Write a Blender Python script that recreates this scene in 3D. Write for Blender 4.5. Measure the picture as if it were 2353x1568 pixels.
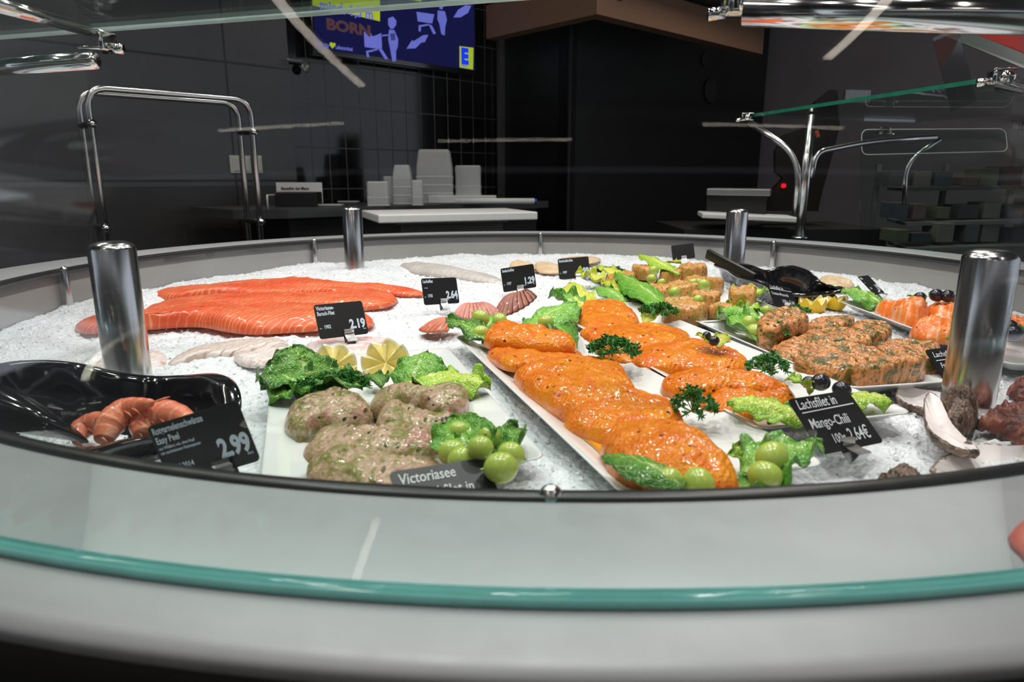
import bpy, bmesh, math, random
from math import sin, cos, pi, radians, sqrt, atan2
from mathutils import Vector, Matrix, noise
S = bpy.context.scene
COL = S.collection
for o in list(bpy.data.objects): bpy.data.objects.remove(o)

# ------------------------------------------------------------------ camera, world, lights, exposure
EYE = 1.15
PITCH = radians(13.389)
F = 24 / 36 * 2353
cam = bpy.data.cameras.new('camera'); camo = bpy.data.objects.new('camera', cam); COL.objects.link(camo)
camo.location = (0, 0, EYE); camo.rotation_euler = (pi / 2 - PITCH, 0, 0)
cam.lens = 24; cam.sensor_width = 36; cam.clip_start = .02; cam.clip_end = 60
cam.dof.use_dof = True; cam.dof.focus_distance = 1.15; cam.dof.aperture_fstop = 8.0
S.camera = camo
S.view_settings.view_transform = 'Standard'; S.view_settings.look = 'None'
S.view_settings.gamma = 1; S.view_settings.use_curve_mapping = False
S.view_settings.exposure = 0.0
w = bpy.data.worlds.new('world'); S.world = w; w.use_nodes = True
w.node_tree.nodes['Background'].inputs[0].default_value = (.75, .8, .9, 1)
w.node_tree.nodes['Background'].inputs[1].default_value = .9

def area(name, loc, size, power, color=(1, 1, 1), target=None, size_y=None, spread=180):
    l = bpy.data.lights.new(name, 'AREA'); l.energy = power; l.color = color; l.size = size
    if size_y: l.shape = 'RECTANGLE'; l.size_y = size_y
    l.spread = radians(spread)
    o = bpy.data.objects.new(name, l); COL.objects.link(o); o.location = loc
    if target is not None:
        o.rotation_euler = (Vector(target) - Vector(loc)).to_track_quat('-Z', 'Y').to_euler()
    return o
# track spotlights above the counter
SPOTS = [(-.75, .7), (-.1, .55), (.6, .6), (-.9, 1.5), (.05, 1.35), (.95, 1.4), (-.6, 2.25), (.2, 2.3), (.9, 2.2)]
for i, (x, y) in enumerate(SPOTS):
    area('spotlight_lamp', (x, y, 2.74), .10, 4.2, (1, .97, .93), (x * .75, y * .8 + .25, .87), spread=120)
# linear ceiling luminaires of the shop
LINES = [(-2.0, -2.2, 1.1, .05), (-.4, -3.0, 1.1, .05), (1.6, -2.4, 1.1, .05), (-1.0, -.7, .05, 1.3), (1.3, -.5, .05, .9), (-2.0, 2.2, .05, 1.5), (1.7, 3.4, .05, 1.5)]
for (x, y, sx, sy) in LINES:
    area('linear_lamp', (x, y, 3.0), sx, 15 if y > 2 else 4.5, (1, .90, .78), (x, y + .001, 0), size_y=sy)

# ------------------------------------------------------------------ helpers
CP, SP = cos(PITCH), sin(PITCH)
def ray(px, py):
    u = (px - 1176.5) / F; v = (784 - py) / F
    return u, CP + v * SP, -SP + v * CP
def W(px, py, z):
    """point of the place at height z (relative to eye level) seen at a spot of the photo"""
    u, f, g = ray(px, py); t = z / g
    return Vector((u * t, f * t, EYE + z))
def D(px, py, Y):
    u, f, g = ray(px, py); t = Y / f
    return Vector((u * t, Y, EYE + g * t))
DA = Vector((.718, .696, 0)).normalized(); NA = Vector((.696, -.718, 0)).normalized()
QA = Vector((-.72, 4.2, 0))
def hitA(px, py, off=0.0):
    u, f, g = ray(px, py); q = QA + NA * off
    t = (q.x * NA.x + q.y * NA.y) / (u * NA.x + f * NA.y)
    p = Vector((u * t, f * t, EYE + g * t)); return (p - q).dot(DA), p.z
def A3(s, z, off=0.0):
    p = QA + NA * off + DA * s; return Vector((p.x, p.y, z))

def props(o, label=None, cat=None, group=None, kind=None):
    if label: o['label'] = label
    if cat: o['category'] = cat
    if group: o['group'] = group
    if kind: o['kind'] = kind
    return o
def thing(name, loc, label, cat, group=None, kind=None):
    o = bpy.data.objects.new(name, None); COL.objects.link(o); o.location = loc; o.empty_display_size = .01
    return props(o, label, cat, group, kind)
def wloc(o):
    v = Vector((0, 0, 0))
    while o: v += o.location; o = o.parent
    return v
def mk(name, V, Fc, mat, parent=None, smooth=True, uv=None, sub=0, solid=0, bev=0):
    """one mesh object from world-space vertices"""
    V = [Vector(v) for v in V]
    if parent: org = wloc(parent)
    else:
        n = len(V); org = Vector((sum(v.x for v in V) / n, sum(v.y for v in V) / n, min(v.z for v in V)))
    me = bpy.data.meshes.new(name); me.from_pydata([tuple(v - org) for v in V], [], Fc)
    if uv:
        ul = me.uv_layers.new(name='UVMap')
        for lp in me.loops: ul.data[lp.index].uv = uv[lp.vertex_index]
    bm = bmesh.new(); bm.from_mesh(me); bmesh.ops.recalc_face_normals(bm, faces=bm.faces); bm.to_mesh(me); bm.free()
    me.materials.append(mat)
    if smooth: me.polygons.foreach_set('use_smooth', [True] * len(me.polygons))
    o = bpy.data.objects.new(name, me); COL.objects.link(o)
    if parent: o.parent = parent
    else: o.location = org
    if solid:
        m = o.modifiers.new('solid', 'SOLIDIFY'); m.thickness = solid; m.offset = 0
    if bev:
        m = o.modifiers.new('bevel', 'BEVEL'); m.width = bev; m.segments = 2; m.limit_method = 'ANGLE'; m.angle_limit = radians(40)
    if sub:
        m = o.modifiers.new('sub', 'SUBSURF'); m.levels = sub; m.render_levels = sub
    return o
class MB:
    def __init__(s): s.v = []; s.f = []
    def add(s, V, Fc):
        n = len(s.v); s.v += [Vector(v) for v in V]; s.f += [[i + n for i in f] for f in Fc]; return s
    def box(s, c, sz, ax=(1, 0, 0), up=(0, 0, 1)):
        """box centred at c; ax = its x axis"""
        a = Vector(ax).normalized(); u = Vector(up).normalized(); b = u.cross(a).normalized(); u = a.cross(b)
        P = [Vector(c) + a * (i * sz[0] / 2) + b * (j * sz[1] / 2) + u * (k * sz[2] / 2) for i in (-1, 1) for j in (-1, 1) for k in (-1, 1)]
        return s.add(P, [[0, 1, 3, 2], [4, 6, 7, 5], [0, 4, 5, 1], [2, 3, 7, 6], [0, 2, 6, 4], [1, 5, 7, 3]])
    def tube(s, pts, r, n=12, cap=True):
        pts = [Vector(p) for p in pts]; m = len(pts); rr = r if isinstance(r, (list, tuple)) else [r] * m
        base = len(s.v); prev = None
        for i, p in enumerate(pts):
            t = (pts[min(i + 1, m - 1)] - pts[max(i - 1, 0)]).normalized()
            if prev is None: a = t.orthogonal().normalized()
            else: a = (prev - t * prev.dot(t)).normalized()
            prev = a; b = t.cross(a)
            for k in range(n): s.v.append(p + (a * cos(2 * pi * k / n) + b * sin(2 * pi * k / n)) * rr[i])
        for i in range(m - 1):
            for k in range(n):
                q = (k + 1) % n; s.f.append([base + i * n + k, base + i * n + q, base + (i + 1) * n + q, base + (i + 1) * n + k])
        if cap: s.f.append([base + k for k in range(n)][::-1]); s.f.append([base + (m - 1) * n + k for k in range(n)])
        return s
    def lathe(s, c, prof, n=32, a0=0, a1=2 * pi, closed=False):
        """prof = [(r,z)]; c = axis point; closed joins last profile point to the first"""
        full = abs(a1 - a0 - 2 * pi) < 1e-6; m = len(prof); base = len(s.v); cnt = n if full else n + 1
        for i in range(cnt):
            a = a0 + (a1 - a0) * i / n
            for (r, z) in prof: s.v.append(Vector((c[0] + r * cos(a), c[1] + r * sin(a), c[2] + z)))
        for i in range(n):
            j = (i + 1) % cnt
            for k in range(m if closed else m - 1):
                l = (k + 1) % m; s.f.append([base + i * m + k, base + j * m + k, base + j * m + l, base + i * m + l])
        if closed and not full: s.f.append([base + k for k in range(m)]); s.f.append([base + n * m + k for k in range(m)][::-1])
        return s
    def build(s, name, mat, parent=None, **k): return mk(name, s.v, s.f, mat, parent, **k)
def arc(pts, r=.05, n=6):
    """polyline with rounded corners"""
    P = [Vector(p) for p in pts]; out = [P[0]]
    for i in range(1, len(P) - 1):
        a, b, c = P[i - 1], P[i], P[i + 1]; d1 = (a - b); d2 = (c - b); q = min(r, d1.length * .49, d2.length * .49)
        s, e = b + d1.normalized() * q, b + d2.normalized() * q
        for k in range(n + 1):
            t = k / n; out.append(s * (1 - t) ** 2 + b * 2 * t * (1 - t) + e * t * t)
    out.append(P[-1]); return out
def N(x, y, z=0, s=1.0): return noise.noise(Vector((x * s, y * s, z * s)))
def FB(x, y, z=0, s=1.0, o=3): return noise.fractal(Vector((x * s, y * s, z * s)), 1.0, 2.0, o)

# ------------------------------------------------------------------ materials
class NM:
    def __init__(s, name):
        s.m = bpy.data.materials.new(name); s.m.use_nodes = True; s.t = s.m.node_tree; s.n = s.t.nodes; s.l = s.t.links
        s.b = s.n['Principled BSDF']; s.tc = None
    def N(s, typ, **k):
        n = s.n.new(typ)
        for a, v in k.items():
            if a.startswith('i_'):
                n.inputs[a[2:].replace('_', ' ')].default_value = v
            else: setattr(n, a, v)
        return n
    def co(s, kind='Object'):
        if not s.tc: s.tc = s.n.new('ShaderNodeTexCoord')
        return s.tc.outputs[kind]
    def map(s, scale=(1, 1, 1), rot=(0, 0, 0), kind='Object', loc=(0, 0, 0)):
        m = s.n.new('ShaderNodeMapping'); m.inputs['Scale'].default_value = scale; m.inputs['Rotation'].default_value = rot; m.inputs['Location'].default_value = loc
        s.l.new(s.co(kind), m.inputs['Vector']); return m.outputs[0]
    def noise(s, scale, detail=4, vec=None, rough=.5, dist=0):
        n = s.N('ShaderNodeTexNoise'); n.inputs['Scale'].default_value = scale; n.inputs['Detail'].default_value = detail
        n.inputs['Roughness'].default_value = rough; n.inputs['Distortion'].default_value = dist
        s.l.new(vec or s.co(), n.inputs['Vector']); return n.outputs['Fac']
    def vor(s, scale, vec=None, feat='F1', out='Distance', rnd=1):
        n = s.N('ShaderNodeTexVoronoi', feature=feat); n.inputs['Scale'].default_value = scale; n.inputs['Randomness'].default_value = rnd
        s.l.new(vec or s.co(), n.inputs['Vector']); return n.outputs[out]
    def wave(s, scale, dist, detail=2, dscale=1, vec=None, dirn='X', prof='SIN'):
        n = s.N('ShaderNodeTexWave', bands_direction=dirn, wave_profile=prof); n.inputs['Scale'].default_value = scale
        n.inputs['Distortion'].default_value = dist; n.inputs['Detail'].default_value = detail; n.inputs['Detail Scale'].default_value = dscale
        s.l.new(vec or s.co(), n.inputs['Vector']); return n.outputs['Fac']
    def ramp(s, fac, stops, interp='LINEAR'):
        r = s.N('ShaderNodeValToRGB'); e = r.color_ramp; e.interpolation = interp
        while len(e.elements) > 1: e.elements.remove(e.elements[-1])
        e.elements[0].position = stops[0][0]; e.elements[0].color = c4(stops[0][1])
        for p, c in stops[1:]:
            x = e.elements.new(p); x.color = c4(c)
        s.l.new(fac, r.inputs[0]); return r.outputs[0]
    def mix(s, fac, a, b, mode='MIX'):
        m = s.N('ShaderNodeMix', data_type='RGBA', blend_type=mode)
        for sock, v in ((m.inputs[0], fac), (m.inputs[6], a), (m.inputs[7], b)):
            if hasattr(v, 'links') or isinstance(v, bpy.types.NodeSocket): s.l.new(v, sock)
            elif isinstance(v, (int, float)): sock.default_value = v if sock == m.inputs[0] else c4(v)
            else: sock.default_value = c4(v)
        return m.outputs[2]
    def math(s, op, a, b=None, clamp=False):
        m = s.N('ShaderNodeMath', operation=op, use_clamp=clamp)
        for i, v in enumerate((a, b)):
            if v is None: continue
            if isinstance(v, bpy.types.NodeSocket): s.l.new(v, m.inputs[i])
            else: m.inputs[i].default_value = v
        return m.outputs[0]
    def bump(s, h, strength=.4, dist=.002, prev=None):
        b = s.N('ShaderNodeBump'); b.inputs['Strength'].default_value = strength; b.inputs['Distance'].default_value = dist
        s.l.new(h, b.inputs['Height'])
        if prev: s.l.new(prev, b.inputs['Normal'])
        return b.outputs[0]
    def set(s, **k):
        for a, v in k.items():
            sock = s.b.inputs[a.replace('_', ' ')]
            if isinstance(v, bpy.types.NodeSocket): s.l.new(v, sock)
            elif isinstance(v, (tuple, list)) and len(v) == 3 and sock.type == 'RGBA': sock.default_value = c4(v)
            else: sock.default_value = v
        return s.m
def c4(c): return (c, c, c, 1) if isinstance(c, (int, float)) else ((*c, 1) if len(c) == 3 else c)
def sr(r, g, b):
    f = lambda x: (x / 255 / 12.92) if x / 255 <= .04045 else ((x / 255 + .055) / 1.055) ** 2.4
    return (f(r), f(g), f(b))
def plain(name, col, rough=.5, metal=0, nscale=40, var=.12, bump=0, **k):
    m = NM(name); f = m.noise(nscale, 3)
    c = m.mix(f, tuple(x * (1 - var) for x in col), tuple(min(1, x * (1 + var)) for x in col))
    if bump: m.set(Normal=m.bump(m.noise(nscale * 3, 4), bump, .001))
    return m.set(Base_Color=c, Roughness=rough, Metallic=metal, **k)

def steel(name, col, rough, metal=.85, brush=(3, 3, 120)):
    m = NM(name); n = m.noise(6, 4, m.map(brush)); n2 = m.noise(5, 5)
    c = m.mix(n2, tuple(x * .86 for x in col), tuple(min(1, x * 1.1) for x in col))
    r = m.math('ADD', m.math('MULTIPLY', n, .18), rough - .09)
    return m.set(Base_Color=c, Roughness=r, Metallic=metal, Normal=m.bump(n, .03, .001))
M_RIM = steel('brushed rim steel', (.43, .445, .465), .5, .35, (8, 8, 8))
M_WALLST = steel('well steel', (.50, .49, .475), .42, .7, (40, 40, 2))
M_CHROME = steel('chrome', (.72, .72, .73), .12, 1.0, (8, 8, 8))
M_POST = steel('post steel', (.60, .60, .61), .2, 1.0, (30, 30, 4))
M_TUBE = steel('tube steel', (.6, .6, .6), .22, 1.0, (8, 8, 8))
M_BLACKR = plain('black rubber', (.012, .012, .013), .35)
M_BLACKP = plain('glossy black plastic', (.008, .008, .01), .1, Coat_Weight=.6, Coat_Roughness=.05)
M_MATTEBLK = plain('matt black card', (.010, .010, .011), .38, nscale=15)
M_DARK = plain('dark cabinet', (.012, .013, .014), .5)
M_WHITEPL = plain('white porcelain', (.80, .81, .80), .12, nscale=12, var=.02, Coat_Weight=.5)
M_WHITEB = plain('white polyethylene', (.78, .79, .78), .45, var=.02)
M_TUB = plain('translucent plastic tub', (.46, .48, .49), .4, var=.05)
M_CHALK = plain('chalk ink', (.62, .64, .68), .7, nscale=400, var=.25)
M_PRINT = plain('printed white', (.62, .72, .82), .6, var=.05)
M_SHADE = plain('lamp housing', (.02, .02, .02), .5)

def glassmat(name, tint, refl=1.0, rough=0.0, haze=0.0):
    m = NM(name); n, l = m.n, m.l
    tr = n.new('ShaderNodeBsdfTransparent'); tr.inputs[0].default_value = c4(tint)
    gl = n.new('ShaderNodeBsdfGlossy'); gl.inputs['Roughness'].default_value = rough
    fr = n.new('ShaderNodeFresnel'); fr.inputs[0].default_value = 1.45
    mu = m.math('MINIMUM', m.math('MULTIPLY', fr.outputs[0], refl), .30)
    mx = n.new('ShaderNodeMixShader'); l.new(mu, mx.inputs[0]); l.new(tr.outputs[0], mx.inputs[1]); l.new(gl.outputs[0], mx.inputs[2])
    out = n['Material Output']; l.new(mx.outputs[0], out.inputs[0]); n.remove(m.b); return m.m
M_GLASS = glassmat('clear glass', (.985, .992, .99), .30)
M_GLASS2 = glassmat('greenish shelf glass', (.90, .955, .935), .5)
M_GEDGE = plain('green glass edge', (.28, .80, .75), .08, nscale=25, var=.2, Coat_Weight=1.0)
M_GEDGED = plain('deep green glass edge', (.015, .16, .10), .08, nscale=25, var=.4, Coat_Weight=1.0)
M_GEDGEL = plain('pale glass edge', (.80, .95, .92), .1, nscale=25, var=.2, Coat_Weight=1.0)
M_ACRYL = glassmat('clear acrylic', (.80, .81, .82), 1.6, .08)

def m_ice():
    m = NM('crushed ice'); v1 = m.vor(95); v2 = m.vor(230); n = m.noise(60, 6, rough=.65); n3 = m.noise(5, 3)
    h = m.math('ADD', m.math('MULTIPLY', v1, .9), m.math('ADD', m.math('MULTIPLY', v2, .45), m.math('MULTIPLY', n, 1.1)))
    c = m.mix(n3, (.76, .81, .86), (.86, .87, .88))
    c = m.mix(m.ramp(n, [(.30, 0), (.5, 1)]), m.mix(.5, c, (.74, .79, .84)), c)
    return m.set(Base_Color=c, Roughness=.24, IOR=1.31, Normal=m.bump(h, .85, .005), Subsurface_Weight=0,
                 Subsurface_Radius=(.012, .014, .016), Subsurface_Scale=.6)
M_ICE = m_ice()
M_CRYSTAL = plain('ice crystal', (.90, .92, .94), .12, var=.04)

def m_flesh(name, base, light, stripe, specks=None, herb=None, stripe_scale=95, glaze=.6, rough=.24, sdist=5, sw=.6, bump=.5, patch=None, rot=(0, 0, .6)):
    m = NM(name); big = m.noise(14, 4); fine = m.noise(90, 5, rough=.6)
    c = m.mix(m.ramp(big, [(.35, 0), (.65, 1)]), base, light)
    if patch: c = m.mix(m.ramp(m.noise(26, 3, dist=1.0), [(.52, 0), (.66, 1)]), c, patch)
    wv = m.wave(stripe_scale, sdist, 2, .9, m.map((1, 1, .6), rot), 'X')
    st = m.math('MULTIPLY', m.ramp(wv, [(.80, 0), (.97, 1)]), m.ramp(big, [(.35, .25), (.6, 1)]))
    c = m.mix(m.math('MULTIPLY', st, sw), c, stripe)
    hh = m.math('ADD', m.math('MULTIPLY', fine, .9), m.math('MULTIPLY', wv, .15))
    hh = m.math('ADD', hh, m.math('MULTIPLY', m.noise(260, 3), .75))
    if herb:
        hs = m.vor(115, m.map((1, .30, 1), (0, 0, .9)), rnd=1); hk = m.ramp(hs, [(.19, 1), (.26, 0)])
        hk = m.math('MULTIPLY', hk, m.ramp(m.noise(22, 3), [(.36, .25), (.5, 1)]))
        c = m.mix(hk, c, herb[0])
        sm = m.ramp(m.noise(42, 7, m.map((1, .55, 1), (0, 0, .9)), dist=1.6, rough=.72), [(.45, 0), (.56, 1)])
        c = m.mix(m.math('MULTIPLY', sm, herb[2]), c, herb[1]); hh = m.math('ADD', hh, m.math('MULTIPLY', hk, .3))
    if specks:
        sv = m.vor(75); sk = m.ramp(sv, [(.13, 1), (.19, 0)])
        sk = m.math('MULTIPLY', sk, m.ramp(m.noise(35, 2), [(.45, 0), (.55, 1)]))
        c = m.mix(sk, c, specks); hh = m.math('ADD', hh, m.math('MULTIPLY', sk, .5))
    return m.set(Base_Color=c, Roughness=rough + .1, Coat_Weight=glaze * .5, Coat_Roughness=.07, Specular_IOR_Level=.25, Normal=m.bump(hh, bump, .0035),
                 Subsurface_Weight=0, Subsurface_Radius=(.01, .004, .002), Subsurface_Scale=.4)
M_SALMON = m_flesh('raw salmon', (.68, .085, .028), (.76, .15, .05), (.86, .38, .22), stripe_scale=32, sw=.75, sdist=7, bump=.4)
M_MANGO = m_flesh('mango chili salmon', (.70, .155, .0), (.80, .27, .0), (.88, .36, .03), specks=(.14, .006, .003), stripe_scale=55, sw=.30, glaze=1.0, rough=.2, bump=.9, patch=(.74, .15, .012))
M_DILL = m_flesh('dill salmon', (.56, .18, .05), (.64, .28, .09), (.82, .46, .22), herb=((.03, .05, .010), (.085, .09, .018), .95), stripe_scale=60, sw=.6, glaze=.8, rough=.24, bump=.6)
M_DILL2 = m_flesh('herb marinated salmon cube', (.58, .21, .06), (.68, .33, .10), (.82, .48, .22), herb=((.07, .09, .015), (.30, .24, .02), .75), stripe_scale=50, sw=.6, glaze=.8, bump=.5)
M_PERCH = m_flesh('herb marinated perch', (.46, .28, .19), (.56, .41, .28), (.70, .55, .44), herb=((.018, .035, .010), (.20, .195, .04), .9), stripe_scale=45, sw=.4, glaze=1, rough=.2, bump=.6, patch=(.42, .17, .14))
M_WHITEF = m_flesh('white fish fillet', (.72, .62, .60), (.80, .74, .73), (.52, .33, .24), stripe_scale=28, sw=.5, glaze=.5, bump=.3, patch=(.74, .46, .43))
M_BROWNF = m_flesh('brown edged fillet', (.68, .56, .52), (.72, .64, .61), (.42, .25, .14), stripe_scale=34, sw=.95, glaze=.5, bump=.3)
M_PINKF = m_flesh('pink fillet', (.78, .64, .64), (.82, .74, .75), (.74, .40, .36), stripe_scale=24, sw=.4, glaze=.5, bump=.3, patch=(.78, .40, .36))
M_GREYF = m_flesh('grey skinned fish', (.50, .46, .43), (.62, .59, .56), (.38, .30, .25), stripe_scale=14, sw=.4, glaze=.5, bump=.3)
M_BEIGEF = m_flesh('beige fillet', (.66, .46, .26), (.72, .56, .38), (.80, .68, .54), stripe_scale=30, sw=.5, glaze=.4, bump=.3)
M_PAPR = m_flesh('paprika fish', (.82, .17, .02), (.78, .26, .05), (.84, .60, .42), specks=(.30, .03, .008), stripe_scale=20, sw=.5, glaze=.7, bump=.45, patch=(.80, .56, .42))
M_SHRIMP = m_flesh('red shrimp', (.72, .13, .06), (.78, .24, .13), (.88, .48, .34), stripe_scale=26, sw=.5, glaze=.7, bump=.25, sdist=3)
M_OIL = plain('orange marinade', (.80, .30, .01), .08, nscale=60, var=.2, Coat_Weight=1.0)
M_SKIN = plain('silver fish skin', (.30, .30, .28), .3, .3)

def m_leaf(name, edge, mid, vein):
    m = NM(name); sep = m.N('ShaderNodeSeparateXYZ'); m.l.new(m.co('UV'), sep.inputs[0]); u, v = sep.outputs[0], sep.outputs[1]
    av = m.math('ABSOLUTE', m.math('SUBTRACT', v, .5))              # 0 rib .. .5 edge
    nz = m.noise(9, 4); nu = m.math('MULTIPLY', m.math('SUBTRACT', m.noise(5, 2), .5), .10)
    ribw = m.math('MULTIPLY', m.math('SUBTRACT', 1.15, u), .045)
    rib = m.ramp(m.math('DIVIDE', av, ribw), [(.45, 1), (1, 0)])
    # side veins branch forward from the rib
    ph = m.math('ADD', m.math('SUBTRACT', u, m.math('MULTIPLY', av, 1.1)), nu)
    sv = m.math('ABSOLUTE', m.math('SUBTRACT', m.math('FRACT', m.math('MULTIPLY', ph, 6.5)), .5))
    side = m.ramp(sv, [(.03, 1), (.085, 0)])
    cell = m.vor(34, m.map((.8, .6, 1), kind='UV'), 'DISTANCE_TO_EDGE'); fine = m.ramp(cell, [(.0, 1), (.045, 0)])
    c = m.mix(m.ramp(m.math('ADD', m.math('MULTIPLY', av, 1.4), m.math('MULTIPLY', m.math('SUBTRACT', nz, .5), .7)), [(.12, 0), (.6, 1)]), mid, edge)
    c = m.mix(m.math('MULTIPLY', fine, .28), c, vein); c = m.mix(m.math('MULTIPLY', side, .6), c, vein); c = m.mix(m.math('MULTIPLY', rib, .9), c, vein)
    h = m.math('ADD', m.math('MULTIPLY', m.math('MINIMUM', cell, .25), 1.5), m.math('MULTIPLY', nz, .8))
    h = m.math('SUBTRACT', h, m.math('MULTIPLY', side, .5))
    return m.set(Base_Color=c, Roughness=.33, Coat_Weight=.25, Normal=m.bump(h, .7, .003), Subsurface_Weight=0, Subsurface_Radius=(.004, .008, .002), Subsurface_Scale=.3)
M_LDARK = m_leaf('dark lettuce', (.030, .16, .006), (.10, .31, .012), (.48, .62, .18))
M_LMID = m_leaf('green lettuce', (.07, .30, .012), (.20, .48, .04), (.55, .70, .30))
M_LLIGHT = m_leaf('light lettuce', (.24, .50, .010), (.50, .66, .06), (.74, .82, .36))
M_LYEL = m_leaf('yellow lettuce', (.46, .56, .012), (.68, .68, .06), (.82, .82, .40))
M_PARS = plain('parsley green', (.022, .16, .010), .45, nscale=120, var=.5)
M_STEM = plain('pale green stem', (.25, .42, .08), .5)
def m_grape(name, a, b, dark):
    m = NM(name); n = m.noise(60, 3); c = m.mix(n, a, b); sp = m.ramp(m.vor(420), [(.10, 1), (.16, 0)])
    c = m.mix(m.math('MULTIPLY', sp, .35), c, dark)
    return m.set(Base_Color=c, Roughness=m.math('ADD', m.math('MULTIPLY', m.noise(90, 3), .2), .14), Coat_Weight=.3, Subsurface_Weight=.35 if a[1] > .1 else 0,
                 Subsurface_Radius=(.008, .010, .003), Subsurface_Scale=.6)
M_GRAPE = m_grape('green grape skin', (.36, .47, .06), (.46, .57, .12), (.25, .22, .05))
M_BGRAPE = m_grape('black grape skin', (.006, .006, .012), (.03, .028, .045), (.01, .01, .01))
def m_lemon():
    m = NM('lemon rind'); return m.set(Base_Color=m.mix(m.noise(30, 3), (.85, .50, .01), (.9, .62, .02)), Roughness=.38, Normal=m.bump(m.vor(260), .35, .0015))
M_RIND = m_lemon()
M_PITH = plain('lemon pith', (.90, .86, .66), .5, var=.04)
M_PULP = plain('lemon pulp', (.88, .72, .26), .15, nscale=90, var=.15, bump=.5, Coat_Weight=.6)
def m_scallop(name, a, b, c_):
    m = NM(name); sep = m.N('ShaderNodeSeparateXYZ'); m.l.new(m.co('UV'), sep.inputs[0])
    f = m.math('FRACT', m.math('MULTIPLY', sep.outputs[0], 13)); n = m.noise(35, 4); n2 = m.noise(90, 4)
    c = m.mix(m.ramp(n, [(.35, 0), (.65, 1)]), a, b)
    c = m.mix(m.math('MULTIPLY', m.ramp(f, [(.30, 1), (.5, 0)]), m.ramp(n2, [(.35, .3), (.6, 1)])), c, c_)
    c = m.mix(m.ramp(n2, [(.62, 0), (.72, .8)]), c, (.80, .62, .56))
    return m.set(Base_Color=c, Roughness=.45, Normal=m.bump(n2, .4, .001))
M_SCA = m_scallop('red brown scallop', (.26, .07, .045), (.38, .14, .09), (.08, .018, .015))
M_SCB = m_scallop('pink scallop', (.60, .24, .19), (.66, .33, .27), (.40, .13, .10))
M_SCC = m_scallop('orange scallop', (.58, .14, .07), (.62, .20, .10), (.36, .08, .05))
def m_oyster():
    m = NM('oyster shell'); n = m.noise(28, 6, rough=.7, dist=1.2); w = m.wave(35, 9, 4, 2)
    c = m.ramp(n, [(.34, (.015, .012, .012)), (.46, (.10, .065, .045)), (.56, (.30, .22, .16)), (.68, (.45, .40, .36))])
    c = m.mix(m.math('MULTIPLY', w, .45), c, (.16, .07, .04))
    return m.set(Base_Color=c, Roughness=.42, Normal=m.bump(m.math('ADD', n, m.math('MULTIPLY', w, .35)), .9, .004))
M_OYS = m_oyster()
def m_oysred():
    m = NM('reddish oyster shell'); n = m.noise(30, 6, rough=.7, dist=1.0)
    c = m.ramp(n, [(.34, (.05, .02, .018)), (.5, (.24, .065, .04)), (.62, (.34, .14, .09)), (.72, (.62, .5, .46))])
    return m.set(Base_Color=c, Roughness=.35, Normal=m.bump(n, .8, .004))
M_OYSR = m_oysred()
M_NACRE = plain('oyster nacre', (.86, .80, .79), .16, nscale=20, var=.06, Coat_Weight=.6)

def m_panel():
    m = NM('grey wall panels'); sep = m.N('ShaderNodeSeparateXYZ'); m.l.new(m.co('UV'), sep.inputs[0]); u, z = sep.outputs[0], sep.outputs[1]
    fu = m.math('ABSOLUTE', m.math('SUBTRACT', m.math('FRACT', m.math('DIVIDE', m.math('ADD', u, 20 + 1.345), 1.2)), .5))
    fz = m.math('ABSOLUTE', m.math('SUBTRACT', m.math('FRACT', m.math('DIVIDE', m.math('SUBTRACT', z, 1.42 - .28), .56)), .5))
    j = m.math('MINIMUM', m.math('MULTIPLY', m.math('SUBTRACT', .5, fu), 1.2), m.math('MULTIPLY', m.math('SUBTRACT', .5, fz), .56))
    jj = m.ramp(j, [(.003, 1), (.006, 0)])
    n = m.noise(2.2, 5); n2 = m.noise(7, 4, m.map((1, 1, 6)))
    c = m.mix(n, (.072, .078, .094), (.118, .124, .145)); c = m.mix(m.math('MULTIPLY', n2, .3), c, (.05, .048, .05))
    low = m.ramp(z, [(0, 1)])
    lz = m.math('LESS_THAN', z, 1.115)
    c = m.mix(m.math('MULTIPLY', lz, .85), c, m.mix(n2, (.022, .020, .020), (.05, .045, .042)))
    return m.set(Base_Color=m.mix(jj, c, (.012, .012, .014)), Roughness=.38)
M_PANEL = m_panel()
def m_tile():
    m = NM('black glazed tiles'); sep = m.N('ShaderNodeSeparateXYZ'); m.l.new(m.co('UV'), sep.inputs[0]); u, z = sep.outputs[0], sep.outputs[1]
    fu = m.math('ABSOLUTE', m.math('SUBTRACT', m.math('FRACT', m.math('DIVIDE', m.math('ADD', u, 10.533 + .0), .1055)), .5))
    fz = m.math('ABSOLUTE', m.math('SUBTRACT', m.math('FRACT', m.math('DIVIDE', m.math('SUBTRACT', z, 1.535 - 2.2), .22)), .5))
    j = m.math('MINIMUM', m.math('MULTIPLY', m.math('SUBTRACT', .5, fu), .1055), m.math('MULTIPLY', m.math('SUBTRACT', .5, fz), .22))
    jj = m.ramp(j, [(.0012, 1), (.0024, 0)])
    c = m.mix(m.noise(3, 4), (.004, .004, .005), (.010, .009, .010))
    return m.set(Base_Color=m.mix(jj, c, (.16, .165, .175)), Roughness=m.mix(jj, .08, .6), Normal=m.bump(m.math('SUBTRACT', 0, jj), .3, .002))
M_TILE = m_tile()
def m_wood():
    m = NM('brown wood'); w = m.wave(5, 6, 4, 1.5, m.map((1, 1, 9)), 'Z'); n = m.noise(30, 5, m.map((1, 1, 14)))
    c = m.mix(w, (.26, .14, .085), (.36, .21, .135)); c = m.mix(m.math('MULTIPLY', n, .4), c, (.17, .09, .055))
    return m.set(Base_Color=c, Roughness=.5)
M_WOOD = m_wood()
M_PLASTER = plain('violet grey wall', (.21, .20, .235), .6, nscale=2, var=.2)
M_CEIL = plain('dark ceiling', (.05, .05, .055), .8, nscale=3)
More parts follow.
